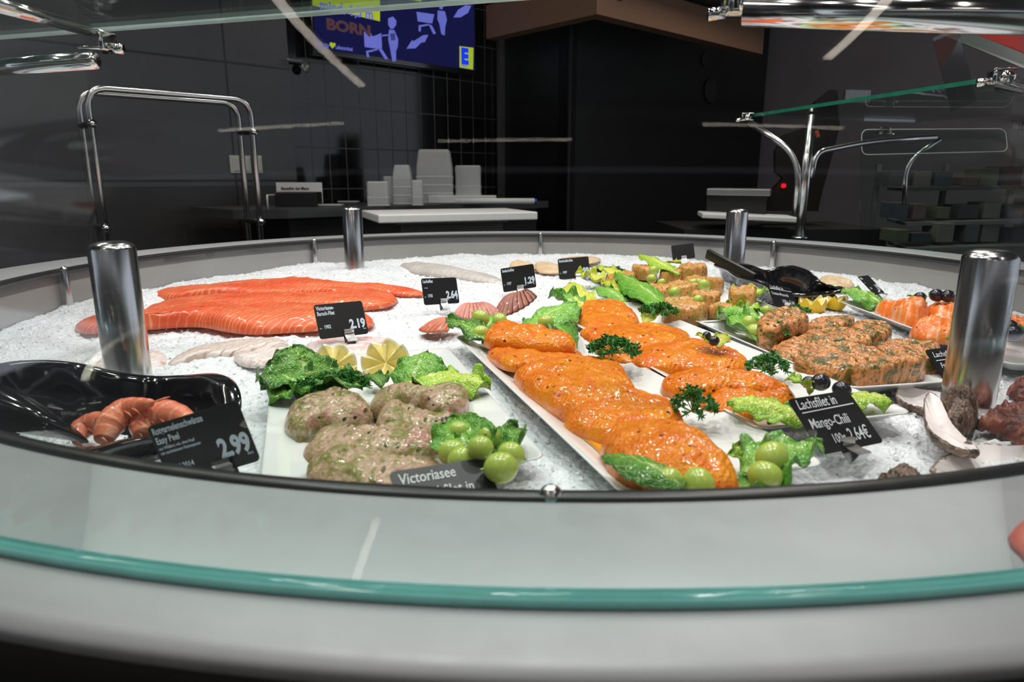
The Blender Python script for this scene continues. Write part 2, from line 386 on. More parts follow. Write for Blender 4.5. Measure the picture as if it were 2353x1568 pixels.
M_FLOOR = plain('dark floor tiles', (.05, .048, .045), .35, nscale=4)
M_BLOCK = plain('black block cladding', (.006, .007, .008), .4, nscale=3)
M_WORK = plain('dark stone worktop', (.045, .047, .05), .3, nscale=60)
M_SWITCH = plain('white switch plastic', (.62, .64, .60), .35, var=.02)
M_GREYM = plain('grey metal', (.30, .31, .32), .35, .6)
M_REDP = plain('red plastic', (.55, .035, .03), .4)
M_BLUEP = plain('blue cap', (.02, .12, .55), .4)
M_PAPER = plain('white paper', (.72, .73, .74), .8, var=.03)
M_PINK = plain('plain pink', (.62, .16, .12), .4)
def emis(name, col, st):
    m = NM(name); e = m.n.new('ShaderNodeEmission'); n = m.noise(8, 3)
    m.l.new(m.mix(n, tuple(x * .75 for x in col), col), e.inputs[0]); e.inputs[1].default_value = st
    m.l.new(e.outputs[0], m.n['Material Output'].inputs[0]); m.n.remove(m.b); m.m.cycles.emission_sampling = 'NONE'; return m.m
E_NAVY = emis('screen navy', (.008, .009, .058), 1); E_BLUE = emis('screen light blue', (.15, .17, .62), 1)
E_YEL = emis('screen yellow', (.42, .52, .03), 1); E_BRIGHT = emis('screen logo blue', (.01, .05, .95), 1)
E_RUST = emis('screen rust', (.085, .04, .045), 1); E_RED = emis('red indicator', (.7, .01, .02), 1.5)
E_WARM = emis('lit diffuser', (1, .74, .46), 1.6); E_SPOT = emis('lamp lens', (1, .93, .82), 14)

# ------------------------------------------------------------------ shapes shared by the food
def smooth_loop(P, n=96):
    """closed Catmull-Rom through P (2D/3D), n samples by arc length"""
    P = [Vector(p) for p in P]; m = len(P); pts = []
    for i in range(m):
        a, b, c, d = P[i - 1], P[i], P[(i + 1) % m], P[(i + 2) % m]
        for k in range(16):
            t = k / 16; pts.append(.5 * ((2 * b) + (c - a) * t + (2 * a - 5 * b + 4 * c - d) * t * t + (3 * b - a - 3 * c + d) * t ** 3))
    L = [0]
    for i in range(len(pts)): L.append(L[-1] + (pts[(i + 1) % len(pts)] - pts[i]).length)
    out = []; j = 0
    for k in range(n):
        s = L[-1] * k / n
        while L[j + 1] < s: j += 1
        t = (s - L[j]) / max(1e-9, L[j + 1] - L[j]); out.append(pts[j].lerp(pts[(j + 1) % len(pts)], t))
    return out
def blob(loop, zb, h, K=40, prof=5, seed=0, lump=.30, fine=.04, slope=None, wob=.05, sides=.5, rg=1.0, fd=.8):
    """flesh slab: outline loop at base height zb, crowned to thickness h"""
    c = sum(loop, Vector((0, 0, 0))) / len(loop); n = len(loop); V = []; Fc = []
    R = sum((p - c).length for p in loop) / n
    def top(x, y, s):
        e = max(0, 1 - s ** prof) ** sides
        b = 1 + lump * FB(x, y, seed, 2.2 / R * .5, 3) + fine * FB(x, y, seed + 5, 9 / R, 2)
        zz = h * e * b
        if slope: zz += slope(x - c.x, y - c.y)
        if rg:
            ee = min(1, e * 1.6)
            zz += rg * ee * (.0030 * FB(x, y, seed, 55, 3) + .0012 * N(x, y, seed, 260) - .0022 * max(0, 1 - abs(N(x * cos(fd) + y * sin(fd), (y * cos(fd) - x * sin(fd)) * .35, seed, 42)) * 6))
        return zz
    V.append(Vector((c.x, c.y, zb + top(c.x, c.y, 0))))
    for k in range(1, K + 1):
        s = (k / K) ** .6
        for i, p in enumerate(loop):
            q = c + (p - c) * s * (1 + wob * N(cos(6.28 * i / n) * 2, sin(6.28 * i / n) * 2, seed + 3) + wob * .5 * N(i * .3, seed, 0))
            z = zb + top(q.x, q.y, s) if k < K else zb + (slope(q.x - c.x, q.y - c.y) if slope else 0)
            V.append(Vector((q.x, q.y, z)))
    for i in range(n): Fc.append([0, 1 + i, 1 + (i + 1) % n])
    for k in range(K - 1):
        for i in range(n):
            j = (i + 1) % n; Fc.append([1 + k * n + i, 1 + (k + 1) * n + i, 1 + (k + 1) * n + j, 1 + k * n + j])
    V.append(Vector((c.x, c.y, zb))); b = len(V) - 1
    for i in range(n): Fc.append([b, 1 + (K - 1) * n + (i + 1) % n, 1 + (K - 1) * n + i])
    return V, Fc
SEED = [0]
def fillet(name, px, zb, h, mat, label, cat='fillet', group=None, parent=None, mid=None, span=(.85, .55), **k):
    """px = outline as seen in the photo, taken at half thickness"""
    SEED[0] += 1; k.setdefault('seed', SEED[0] * 7.3)
    y0, y1 = min(p[1] for p in px), max(p[1] for p in px)   # far edge is seen at the top of the piece, near edge at its foot
    lp = [W(x, y, zb + h * (mid if mid is not None else span[0] - span[1] * (y - y0) / (y1 - y0))) for x, y in px]; lp = [Vector((p.x, p.y, 0)) for p in smooth_loop(lp, 120)]
    if 'slope' not in k:
        ra = random.Random(SEED[0]); sx_, sy_ = ra.uniform(-.08, .08), ra.uniform(-.10, .06); k['slope'] = lambda a, b: a * sx_ + b * sy_
    V, Fc = blob(lp, EYE + zb, h, **k); o = mk(name, V, Fc, mat, parent)
    if not parent: props(o, label, cat, group)
    return o
def leaf(B, T, width, arch, mat, label=None, name='lettuce_leaf', roll=0.0, cup=.25, ruffle=.10, seed=0, nu=34, nv=26, group=None, tipw=.6, parent=None, face=None):
    """leaf from base B to tip T; arch lifts the middle; roll tips it about its rib"""
    B = Vector(B); T = Vector(T); d = T - B; L = d.length; side = d.cross(Vector((0, 0, 1)))
    if side.length < 1e-4: side = Vector((1, 0, 0))
    side.normalize()
    if face is not None: side = (Vector(face) - d * (Vector(face).dot(d) / d.length_squared)).normalized()
    side = Matrix.Rotation(roll, 3, d.normalized()) @ side; nrm = side.cross(d).normalized()
    V = []; UV = []; Fc = []
    for i in range(nu + 1):
        t = i / nu; c = B + d * t + nrm * (arch * 4 * t * (1 - t))
        pw = (sin(pi * min(1, t ** tipw * .985 + .015)) ** .55) * (.35 + .65 * min(1, t * 3)) * (1 + .07 * N(t * 9, seed, 3))
        for j in range(nv + 1):
            v = j / nv * 2 - 1; a = abs(v)
            rf = ruffle * width * (a ** 2.2) * (sin(t * 17 + seed + v * 2) * .6 + N(t * 7, v * 2.5, seed) * 1.3)
            bl = .05 * width * N(t * 9, v * 6, seed + 9) + .03 * width * N(t * 22, v * 14, seed + 4)
            s = v * pw * width / 2 * (1 - .10 * a)
            p = c + side * s + nrm * (cup * width * a * a * pw * .5 + rf + bl) + d * (.06 * a * a * (N(v * 3, t * 6, seed) + .3 * sin(t * 40 + v)))
            if i == nu: p += d * (.02 * N(v * 6, seed, 1))
            V.append(p); UV.append((t, j / nv))
    for i in range(nu):
        for j in range(nv):
            a = i * (nv + 1) + j; Fc.append([a, a + 1, a + nv + 2, a + nv + 1])
    o = mk(name, V, Fc, mat, parent, uv=UV, solid=.0007)
    if not parent: props(o, label, 'lettuce leaf', group)
    return o
GR = {}
def grape(px, py, rpx, z, label, black=False, group='green grapes on the platters', name='grape', stretch=1.12):
    """ellipsoid grape with a stem scar; size from its size in the photo"""
    P = W(px, py, z); dist = P.y * CP + (EYE - P.z) * SP; r = rpx * dist / F
    key = 'b' if black else 'g'
    if key not in GR:
        mb = MB(); prof = [(sin(pi * k / 16) * (1 + .0 * k), -cos(pi * k / 16)) for k in range(17)]
        prof[0] = (.001, -1); prof[-1] = (.001, 1); mb.lathe((0, 0, 0), prof, 24)
        mb.v = [Vector((v.x * (1 + .03 * N(v.x, v.y, v.z)), v.y, v.z)) for v in mb.v]
        st = MB(); st.tube([(0, 0, .96), (.02, 0, 1.10), (.06, .02, 1.18)], [.13, .08, .09], 8)
        GR[key] = (mb, st)
        o = thing(name, P, label, 'grape', group)
        b = mk('berry', [v + P for v in mb.v], mb.f, M_BGRAPE if black else M_GRAPE, o)
        s = mk('stem', [v + P for v in st.v], st.f, M_STEM, o)
        GR[key] = (o, b, s)
    else:
        o0, b0, s0 = GR[key]; o = o0.copy(); COL.objects.link(o); o.location = P; o['label'] = label; o['group'] = group
        for q in (b0, s0):
            c = q.copy(); COL.objects.link(c); c.parent = o
    rr = random.Random(int(px * 7 + py))
    o.scale = (r * .96, r * .96, r * stretch * .96); o.rotation_euler = (rr.uniform(.9, 1.9), rr.uniform(-.3, .3), rr.uniform(0, 6.28))
    return o
def parsley(c, R, H, label, n=46, seed=1, squash=(1, 1), parent=None, flat=False):
    """sprig: stalks with tufts of small toothed leaflets"""
    rr = random.Random(seed); c = Vector(c); L = MB(); T = MB(); n = int(n * 1.7)
    T.tube([c + Vector((-R * .5, 0, .002)), c + Vector((0, 0, H * .3)), c + Vector((R * .2, 0, H * .5))], .0011, 6)
    for k in range(n):
        a = rr.uniform(0, 2 * pi); q = sqrt(rr.random()); tip = c + Vector((cos(a) * R * q * squash[0], sin(a) * R * q * squash[1], H * (1 - .55 * q * q) * rr.uniform(.65, 1.05)))
        if k % 3 == 0: T.tube([c + Vector((0, 0, H * .2)), c.lerp(tip, .6) + Vector((0, 0, .002)), tip], .0006, 5)
        nd = Vector((rr.gauss(0, .6), rr.gauss(0, .6) - .25, .9)).normalized(); ax = nd.orthogonal().normalized(); ay = nd.cross(ax)
        r0 = R * rr.uniform(.16, .26); b = len(L.v); L.v.append(tip); m = 15; f0 = rr.uniform(0, 6.28)
        for i in range(m):
            th = f0 + 2 * pi * i / m; rd = r0 * (1.0 if i % 2 == 0 else .42) * rr.uniform(.8, 1.15)
            L.v.append(tip + (ax * cos(th) + ay * sin(th)) * rd + nd * rr.uniform(-.45, .35) * r0)
        for i in range(m): L.f.append([b, b + 1 + i, b + 1 + (i + 1) % m])
    o = thing('parsley_sprig', (c.x, c.y, c.z), label, 'parsley')
    mk('leaves', L.v, L.f, M_PARS, o, smooth=False, solid=.0004); mk('stalk', T.v, T.f, M_STEM, o)
    return o
def textmesh(body, size, xs=1.0, bold=0.0, shear=0.0, align='LEFT', space=1.0):
    cu = bpy.data.curves.new('t', 'FONT'); cu.body = body; cu.size = size; cu.offset = bold * size; cu.shear = shear
    cu.align_x = align; cu.resolution_u = 3; cu.space_character = space
    o = bpy.data.objects.new('t', cu); me = bpy.data.meshes.new_from_object(o)
    V = [(v.co.x * xs, v.co.y) for v in me.vertices]; Fc = [list(p.vertices) for p in me.polygons]
    bpy.data.objects.remove(o); bpy.data.meshes.remove(me); return V, Fc
def ice_z(x, y):
    r = sqrt((x - .056) ** 2 + (y - 1.476) ** 2)
    z = -.290 + .012 * FB(x, y, 0, 3.0, 3) + .005 * FB(x, y, 4, 14, 3)
    if y > 1.3: z += .012 * min(1, (y - 1.3) / .5)
    if r > .88: z += .010 * sin(min(1, (r - .88) / .13) * pi)
    return z

# ------------------------------------------------------------------ the room
def quad(name, P, mat, kind='structure', uv=None):
    o = mk(name, P, [[0, 1, 2, 3]], mat, smooth=False, uv=uv); o['kind'] = kind; return o
quad('floor', [(-7, -5, 0), (7, -5, 0), (7, 9, 0), (-7, 9, 0)], M_FLOOR)
reflection_blocker = quad('wall_reflection_blocker', [(-12, -3.2, 0), (12, -3.2, 0), (12, -3.2, 2.3), (-12, -3.2, 2.3)], plain('dark reflection blocker', (.10, .09, .085), .6, nscale=2, var=.8))  # unseen wall added behind the camera to darken chrome and glass reflections
quad('ceiling', [(-7, -5, 3.1), (-7, 9, 3.1), (7, 9, 3.1), (7, -5, 3.1)], M_CEIL)
sT = hitA(655, 60)[0]; sE = hitA(1150, 300)[0]
def wallslab(name, s0, s1, z0, z1, off, th, mat):
    mb = MB(); P = []
    for s, z, o in ((s0, z0, off), (s1, z0, off), (s1, z1, off), (s0, z1, off)): P.append(A3(s, z, o))
    Q = [p - NA * th for p in P]
    uv = [(s0, z0), (s1, z0), (s1, z1), (s0, z1)] * 2
    o = mk(name, P + Q, [[0, 1, 2, 3], [7, 6, 5, 4], [0, 4, 5, 1], [1, 5, 6, 2], [2, 6, 7, 3], [3, 7, 4, 0]], mat, smooth=False, uv=uv)
    o['kind'] = 'structure'; return o
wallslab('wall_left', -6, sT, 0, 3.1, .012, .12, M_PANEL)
wallslab('wall_back', sT, sE + .05, 0, 3.1, 0, .108, M_TILE)
# dark cold room block with corner towards the counter
PB = A3(sE, 0); PC = PB + NA * .60; PC2 = PC + DA * 2.45; PD = PC2 - NA * .9
def vwall(name, a, b, z0, z1, mat, th=.08):
    a = Vector(a); b = Vector(b); d = (b - a).normalized(); nrm = Vector((d.y, -d.x, 0))
    if nrm.dot(-a) < 0: nrm = -nrm
    mb = MB(); P = [Vector((a.x, a.y, z0)), Vector((b.x, b.y, z0)), Vector((b.x, b.y, z1)), Vector((a.x, a.y, z1))]
    Q = [p - nrm * th for p in P]
    o = mk(name, P + Q, [[0, 1, 2, 3], [7, 6, 5, 4], [0, 4, 5, 1], [1, 5, 6, 2], [2, 6, 7, 3], [3, 7, 4, 0]], mat, smooth=False)
    o['kind'] = 'structure'; return o
vwall('wall_block_left', PB - NA * .2, PC, 0, 3.1, M_BLOCK)
vwall('wall_block_right', PC, PC2, 0, 3.1, M_BLOCK)
vwall('wall_block_end', PC2, PD, 0, 3.1, M_BLOCK)
wr0 = PC2 - NA * .25 + DA * .25
vwall('wall_right', wr0 - NA * .2, wr0 + NA * 4.2, 0, 3.1, M_PLASTER)
# slim steel edge and door joint on the block
mb = MB(); e = PB + NA * .03 + Vector((0, 0, 1.55)) + DA * -.02; mb.box(e, (.025, .05, 3.1), NA)
props(mb.build('trim_1', M_GREYM, smooth=False), kind='structure')
mb = MB(); mb.box(PC + DA * .012 + Vector((0, 0, 1.4)), (.02, .02, 2.8), NA)
props(mb.build('trim_2', plain('dark edge', (.02, .02, .022), .4), smooth=False), kind='structure')
# wooden fascia around the block
bc = D(1371, 32, 3.9); bl = Vector((-.16, 4.56, bc.z)); br = D(1752, 125, 5.1)
hB = .19
dl = (Vector((bl.x, bl.y, 0)) - Vector((bc.x, bc.y, 0))); dr = (Vector((br.x, br.y, 0)) - Vector((bc.x, bc.y, 0)))
mb = MB(); th = .09
il = Vector((dl.normalized() + dr.normalized())).normalized() * th * 1.41
c0 = Vector((bc.x, bc.y, 0)); l0 = c0 + dl; r0 = c0 + dr
for a, b, ai, bi in ((c0, l0, c0 + il, l0 + dr.normalized() * th), (c0, r0, c0 + il, r0 + dl.normalized() * th)):
    P = [a, b, bi, ai]; V = [p + Vector((0, 0, bc.z)) for p in P] + [p + Vector((0, 0, bc.z + hB)) for p in P]
    mb.add(V, [[0, 1, 2, 3], [7, 6, 5, 4], [0, 4, 5, 1], [1, 5, 6, 2], [2, 6, 7, 3], [3, 7, 4, 0]])
fas = thing('wooden_fascia', (bc.x, bc.y, bc.z), 'brown wooden fascia boards meeting at a corner high on the black block', 'fascia')
mb.build('board', M_WOOD, fas, smooth=False)
for s in (.15, .42):
    fz = .06; mb = MB(); mb.tube([c0 + dl * s + Vector((0, 0, bc.z + fz)), c0 + dl * s + Vector((0, 0, bc.z + fz)) - dr.normalized() * .004], .006, 8); mb.build('screw_head', M_GREYM, fas)
mb = MB(); mb.box(c0 + dr * .09 + Vector((0, 0, bc.z + .11)) - dl.normalized() * .002 * -1, (.09, .006, .035), dr); mb.build('name_plate', M_BLACKR, fas, smooth=False)
# wide metal hood above the fascia
mb = MB(); h0 = c0 + dl * .1 + dr * .12 + Vector((0, 0, bc.z + hB + .06)); mb.box(h0 + dr * .45 + dl.normalized() * -.02, (dr.length * .9, .5, .05), dr)
props(mb.build('trim_3', M_GREYM, smooth=False, bev=.01), kind='structure')

# ceiling luminaires and track spotlights (the lamps that light the place)
for i, (x, y, sx, sy) in enumerate(LINES):
    t = thing('linear_ceiling_light', (x, y, 3.02), ['warm ceiling light above the left shop aisle', 'warm ceiling light farthest behind the customer', 'warm ceiling light above the right shop aisle', 'warm ceiling light pointing at the counter from the left', 'short warm ceiling light pointing at the counter from the right', 'warm ceiling light running along the left service wall', 'warm ceiling light running along the right service side'][i], 'ceiling light')
    mb = MB(); mb.box((x, y, 3.06), (sx + .03, sy + .03, .06)); mb.build('housing', M_SHADE, t, smooth=False)
    mb = MB(); mb.box((x, y, 3.025), (sx, sy, .01)); mb.build('diffuser', E_WARM, t, smooth=False)
for i, (x, y) in enumerate(SPOTS):
    q = 'front middle back'.split()[i // 3] + ' row, ' + ['left', 'centre', 'right'][i % 3]
    t = thing('track_spotlight', (x, y, 3.1), 'black ceiling spotlight over the fish counter, ' + q, 'spotlight', 'spotlights over the counter')
    d = (Vector((x * .75, y * .8 + .25, .87)) - Vector((x, y, 2.8))).normalized(); p = Vector((x, y, 2.9))
    mb = MB(); mb.tube([(x, y, 3.1), p], .012, 8); mb.build('stem', M_SHADE, t)
    mb = MB(); mb.tube([p - d * .05, p + d * .10, p + d * .12], [.055, .06, .062], 20, cap=False); mb.build('lamp_shade', M_SHADE, t)
    mb = MB(); mb.tube([p + d * .085, p + d * .088], .045, 16); mb.build('lens', E_SPOT, t)

# ------------------------------------------------------------------ round counter
CX, CY = .056, 1.476; RI = 1.077; RO = 1.235; ZR = EYE - .2
counter = thing('round_fish_counter', (CX, CY, 0), 'large round stainless steel fish counter with a wide rim', 'counter')
mb = MB(); mb.lathe((CX, CY, ZR), [(RI, -.03), (RI, -.001), (RI + .002, 0), (RO - .012, 0), (RO - .004, -.003), (RO, -.009), (RO - .004, -.010)], 240)
mb.build('rim', M_RIM, counter)
mb = MB(); mb.lathe((CX, CY, ZR), [(RO - .003, -.010), (RO - .0035, -.028), (RO - .02, -.030)], 160); mb.build('shaded_apron', plain('rim apron painted as shade', (.07, .068, .066), .35, .5), counter)  # rim apron; its shade is put into the dark colour
mb = MB(); mb.lathe((CX, CY, ZR), [(RI, -.002), (RI, -.24), (RI - .02, -.26), (.02, -.26)], 240); mb.build('well', M_WALLST, counter)
mb = MB(); mb.lathe((CX, CY, ZR), [(RI - .013, -.010), (RI - .013, .0015), (RI - .010, .003), (RI + .001, .003), (RI + .002, .0005), (RI + .001, -.010)], 240, closed=True); mb.build('lip_shade_ring', M_BLACKR, counter)  # black ring put in for the shade and dark reflection along the inner lip
mb = MB(); mb.lathe((CX, CY, 0), [(RO - .12, .05), (RO - .10, .10), (RO - .04, ZR - .14), (RO - .02, ZR - .029)], 120); mb.build('cabinet', M_DARK, counter)
def rod_at(px, py):
    u, f, g = ray(px, py); a = u * u + f * f; b = -2 * (u * CX + f * CY); c = CX * CX + CY * CY - (RI - .012) ** 2
    t = (-b + sqrt(b * b - 4 * a * c)) / (2 * a); return u * t, f * t
rods = [rod_at(*p) for p in ((153, 660), (723, 570), (1242, 555), (1777, 575))]
a0 = atan2(-1, .015); rods.append((CX + (RI - .006) * cos(-pi / 2 - .029), CY + (RI - .006) * sin(-pi / 2 - .029)))
for x, y in rods:
    n = Vector((CX - x, CY - y, 0)).normalized()
    mb = MB(); mb.tube([(x, y, ZR - .2), (x, y, ZR + .002), (x, y, ZR + .006), (x, y, ZR + .0085)], [.0085, .0085, .006, .002], 14); mb.build('divider_rod', M_TUBE, counter)

# crushed ice
st = .0062; n = int(2 * RI / st) + 2; idx = {}; V = []; Fc = []
for i in range(n):
    for j in range(n):
        x = CX - RI + i * st; y = CY - RI + j * st; r = sqrt((x - CX) ** 2 + (y - CY) ** 2)
        if r < RI + st * .9:
            if r > RI - .002: x = CX + (x - CX) / r * (RI - .002); y = CY + (y - CY) / r * (RI - .002)
            idx[i, j] = len(V); V.append(Vector((x, y, EYE + ice_z(x, y) + .0042 * N(x, y, 0, 90) + .0025 * N(x, y, 3, 210))))
for i in range(n - 1):
    for j in range(n - 1):
        q = [(i, j), (i + 1, j), (i + 1, j + 1), (i, j + 1)]
        if all(k in idx for k in q): Fc.append([idx[k] for k in q])
ice = mk('crushed_ice', V, Fc, M_ICE); props(ice, 'white crushed ice filling the round steel well', 'ice', kind='stuff')
rr = random.Random(4); mb = MB()
for k in range(5200):
    a = rr.uniform(0, 2 * pi); r = RI * sqrt(rr.random()) * .985
    x = CX + r * cos(a); y = CY + r * sin(a); s = rr.uniform(.0018, .0048); c = Vector((x, y, EYE + ice_z(x, y) + s * .35))
    P = [c + Vector((rr.gauss(0, 1), rr.gauss(0, 1), rr.gauss(0, 1))).normalized() * s for _ in range(2)]
    ax = (P[0] - c); b = ax.orthogonal().normalized() * s * .8; d = ax.cross(b).normalized() * s * rr.uniform(.5, .9)
    mb.add([c + ax, c - ax, c + b, c - b, c + d, c - d], [[0, 2, 4], [0, 4, 3], [0, 3, 5], [0, 5, 2], [1, 4, 2], [1, 3, 4], [1, 5, 3], [1, 2, 5]])
cr = mb.build('ice_crystals', M_CRYSTAL, ice, smooth=False); cr['kind'] = 'stuff'

# steel posts
for (x, y), lab in zip([(-.539, .923), (.568, .811), (-.484, 2.1), (.634, 1.952)],
                       ['thick polished steel post behind the shrimp bowl on the left', 'thick polished steel post beside the oysters, wet with condensation',
                        'steel post by the far rim left of the white cutting board', 'steel post by the far rim behind the black serving handle']):
    t = thing('steel_post', (x, y, EYE - .33), lab, 'post', 'steel posts standing in the ice')
    R = .0295
    mb = MB(); mb.lathe((x, y, EYE), [(R, -.34), (R, -.092), (R - .0012, -.0895)], 40); mb.build('tube', M_POST, t)
    mb = MB(); mb.lathe((x, y, EYE), [(R - .0012, -.0895), (R - .003, -.0865), (R * .6, -.0825), (.001, -.0812)], 40); mb.build('domed_cap', M_POST, t)

# curved glass guard standing on the rim
g = thing('curved_glass_guard', (CX, CY - 1.19, ZR), 'curved clear glass guard standing on the near steel rim', 'glass guard')
A0, A1 = -pi / 2 - radians(72), -pi / 2 + radians(72)
mb = MB(); mb.lathe((CX, CY, ZR), [(1.19, .0065), (1.19, .345), (1.182, .345), (1.182, .0065)], 120, A0, A1, closed=True); mb.build('pane', M_GLASS, g)
mb = MB(); mb.lathe((CX, CY, ZR), [(1.1905, .001), (1.1905, .0065), (1.1815, .0065), (1.1815, .001)], 120, A0, A1, closed=True); mb.build('green_lower_edge', M_GEDGE, g)

# ------------------------------------------------------------------ platters
def platter(A, B, width, label, z=-.277, rim=.016, flange=.018, slope=.006, parent=None):
    """A far-left, B near-left corner (rim top); width to the right"""
    A = Vector((A[0], A[1], 0)); B = Vector((B[0], B[1], 0)); d = (B - A); L = d.length; d.normalize(); w_ = Vector((-d.y, d.x, 0))
    if w_.x < 0: w_ = -w_
    o = thing('serving_platter', ((A + B) / 2 + w_ * width / 2) + Vector((0, 0, EYE + z)), label, 'platter', 'white porcelain platters')
    def ring(ins, zz, rc=.016):
        P = []; hw, hl = width / 2 - ins, L / 2 - ins; rc = max(.003, rc - ins * .3)
        for qx, qy, a0 in ((1, 1, 0), (-1, 1, 90), (-1, -1, 180), (1, -1, 270)):
            for k in range(6):
                a = radians(a0 + 90 * k / 5); x = qx * (hw - rc) + rc * cos(a); y = qy * (hl - rc) + rc * sin(a)
                P.append((A + B) / 2 + w_ * (width / 2) + w_ * x + d * y + Vector((0, 0, EYE + z + zz)))
        return P
    def shell(name, rs):
        V = []; Fc = []
        for r in rs: V += r
        for k in range(len(rs) - 1):
            for i in range(24): j = (i + 1) % 24; Fc.append([k * 24 + i, k * 24 + j, (k + 1) * 24 + j, (k + 1) * 24 + i])
        Fc.append([(len(rs) - 1) * 24 + i for i in range(24)]); Fc.append(list(range(24))[::-1])
        return mk(name, V, Fc, M_WHITEPL, o)
    shell('dish', [ring(.022, 0), ring(.004, rim - .003), ring(0, rim - .001), ring(.001, rim), ring(.003, rim), ring(flange, rim - slope), ring(flange + .008, .006), ring(flange + .012, .004)])
    return o
platter((-.098, 1.137), (.094, .533), .214, 'long white platter of mango chili salmon nearest the front, beside the grapes and perch')
platter((.067, 1.402), (.262, .684), .205, 'long white platter of mango chili salmon in the middle of the counter', z=-.275)
platter((-.352, .975), (-.216, .535), .262, 'wide white platter of herb perch fillets at front left', flange=.038, slope=.004)
platter((.346, 1.262), (.434, .837), .225, 'white platter of dill salmon right of the second mango platter')
platter((.195, 1.92), (.345, 1.25), .24, 'white platter of herb salmon cubes with grapes toward the back')
PX = [W(1925, 692, -.262), W(2188, 800, -.262)]
platter((PX[0].x, PX[0].y), (PX[1].x + .02, PX[1].y - .1), .22, 'white platter of paprika fish behind the right steel post')
for px, lab, z in (([(1135, 800), (1250, 800), (1500, 930), (1640, 1040), (1640, 1115), (1480, 1125), (1390, 1050), (1220, 890)], 'orange marinade pooled on the front mango salmon platter', -.2725),
                   ([(1335, 745), (1400, 740), (1600, 850), (1760, 940), (1780, 975), (1650, 950), (1450, 840)], 'orange marinade pooled on the middle mango salmon platter', -.2725)):
    fillet('marinade', px, z, .003, M_OIL, lab, 'marinade', mid=1, K=8, lump=.1, rg=0, slope=lambda a, b: 0)

# ------------------------------------------------------------------ fish on the platters
ZP = -.2725
def F_(px, h, mat, label, group, zb=ZP, name='fillet', **k):
    return fillet(name, px, zb, h, mat, label, 'fish fillet', group, **k)
GM = 'mango chili salmon fillets'
F_([(1112, 770), (1135, 742), (1190, 738), (1260, 752), (1318, 778), (1322, 795), (1250, 800), (1160, 788), (1125, 786)], 0.0276, M_MANGO, 'narrow mango chili salmon piece, farthest on the front mango platter', GM, zb=-.262, sides=.34, prof=5, lump=.26, rg=.8, span=(.85, .40))
F_([(1120, 800), (1180, 782), (1250, 775), (1320, 790), (1362, 830), (1330, 850), (1230, 850), (1180, 858), (1140, 838)], 0.0189, M_MANGO, 'mango chili salmon piece beside the large parsley sprig, second from the back', GM, sides=.34, prof=5, lump=.26, rg=.8, span=(.85, .40))
F_([(1182, 850), (1225, 826), (1320, 815), (1400, 822), (1462, 880), (1440, 925), (1360, 960), (1290, 940), (1225, 900)], 0.0312, M_MANGO, 'broad mango chili salmon piece in the middle of the front platter', GM, sides=.34, prof=5, lump=.26, rg=.8, span=(.85, .40))
F_([(1295, 950), (1360, 905), (1450, 885), (1530, 915), (1570, 960), (1530, 1000), (1420, 1010), (1340, 985)], 0.0242, M_MANGO, 'mango chili salmon piece with a cut edge, left of the upright parsley', GM, seed=91, sides=.34, prof=5, lump=.26, rg=.8, span=(.85, .40))
F_([(1385, 985), (1420, 938), (1500, 925), (1590, 950), (1640, 1020), (1700, 1105), (1690, 1135), (1600, 1140), (1480, 1110), (1395, 1050)], 0.0367, M_MANGO, 'largest mango chili salmon piece nearest the front rim', GM, seed=12, sides=.34, prof=5, lump=.26, rg=.8, span=(.85, .40))
F_([(1328, 720), (1345, 695), (1400, 688), (1450, 705), (1470, 735), (1440, 755), (1370, 750), (1332, 742)], 0.0229, M_MANGO, 'mango chili salmon piece at the far end of the middle platter', GM, sides=.34, prof=5, lump=.26, rg=.8, span=(.85, .40))
F_([(1330, 752), (1400, 742), (1490, 735), (1560, 742), (1588, 770), (1560, 800), (1470, 805), (1400, 795), (1345, 772)], 0.0257, M_MANGO, 'mango chili salmon piece below the small parsley on the middle platter', GM, sides=.34, prof=5, lump=.26, rg=.8, span=(.85, .40))
F_([(1440, 815), (1490, 785), (1580, 775), (1650, 780), (1705, 810), (1718, 845), (1660, 855), (1560, 850), (1480, 845)], 0.0242, M_MANGO, 'mango chili salmon piece with pale fat lines below the black grapes', GM, seed=55, sides=.34, prof=5, lump=.26, rg=.8, span=(.85, .40))
F_([(1520, 870), (1570, 845), (1680, 848), (1770, 862), (1815, 885), (1790, 905), (1680, 910), (1570, 905)], 0.0276, M_MANGO, 'mango chili salmon piece beside the parsley at the near end of the middle platter', GM, sides=.34, prof=5, lump=.26, rg=.8, span=(.85, .40))
F_([(1605, 915), (1690, 890), (1800, 888), (1830, 905), (1790, 940), (1700, 955), (1640, 945)], 0.0189, M_MANGO, 'mango chili salmon piece tucked under the pale lettuce leaf', GM, sides=.34, prof=5, lump=.26, rg=.8, span=(.85, .40))
F_([(1370, 795), (1440, 780), (1520, 790), (1500, 830), (1440, 835)], 0.0202, M_MANGO, 'small mango chili salmon piece between two larger ones on the middle platter', GM, sides=.34, prof=5, lump=.26, rg=.8, span=(.85, .40))
GP = 'herb perch fillets'
F_([(652, 965), (668, 928), (720, 898), (780, 885), (840, 905), (858, 935), (800, 960), (730, 975), (690, 1000), (665, 990)], 0.0310, M_PERCH, 'thick herb perch fillet at the left by the parsley', GP, seed=21, sides=.33, rg=.4, lump=.30, prof=4, span=(.85, .30))
F_([(848, 905), (862, 878), (920, 872), (1000, 880), (1060, 880), (1076, 905), (1065, 940), (1000, 945), (920, 930), (860, 925)], 0.0292, M_PERCH, 'long herb perch fillet at the back beneath the lettuce', GP, zb=-.266, sides=.33, rg=.4, lump=.30, prof=4, span=(.85, .30))
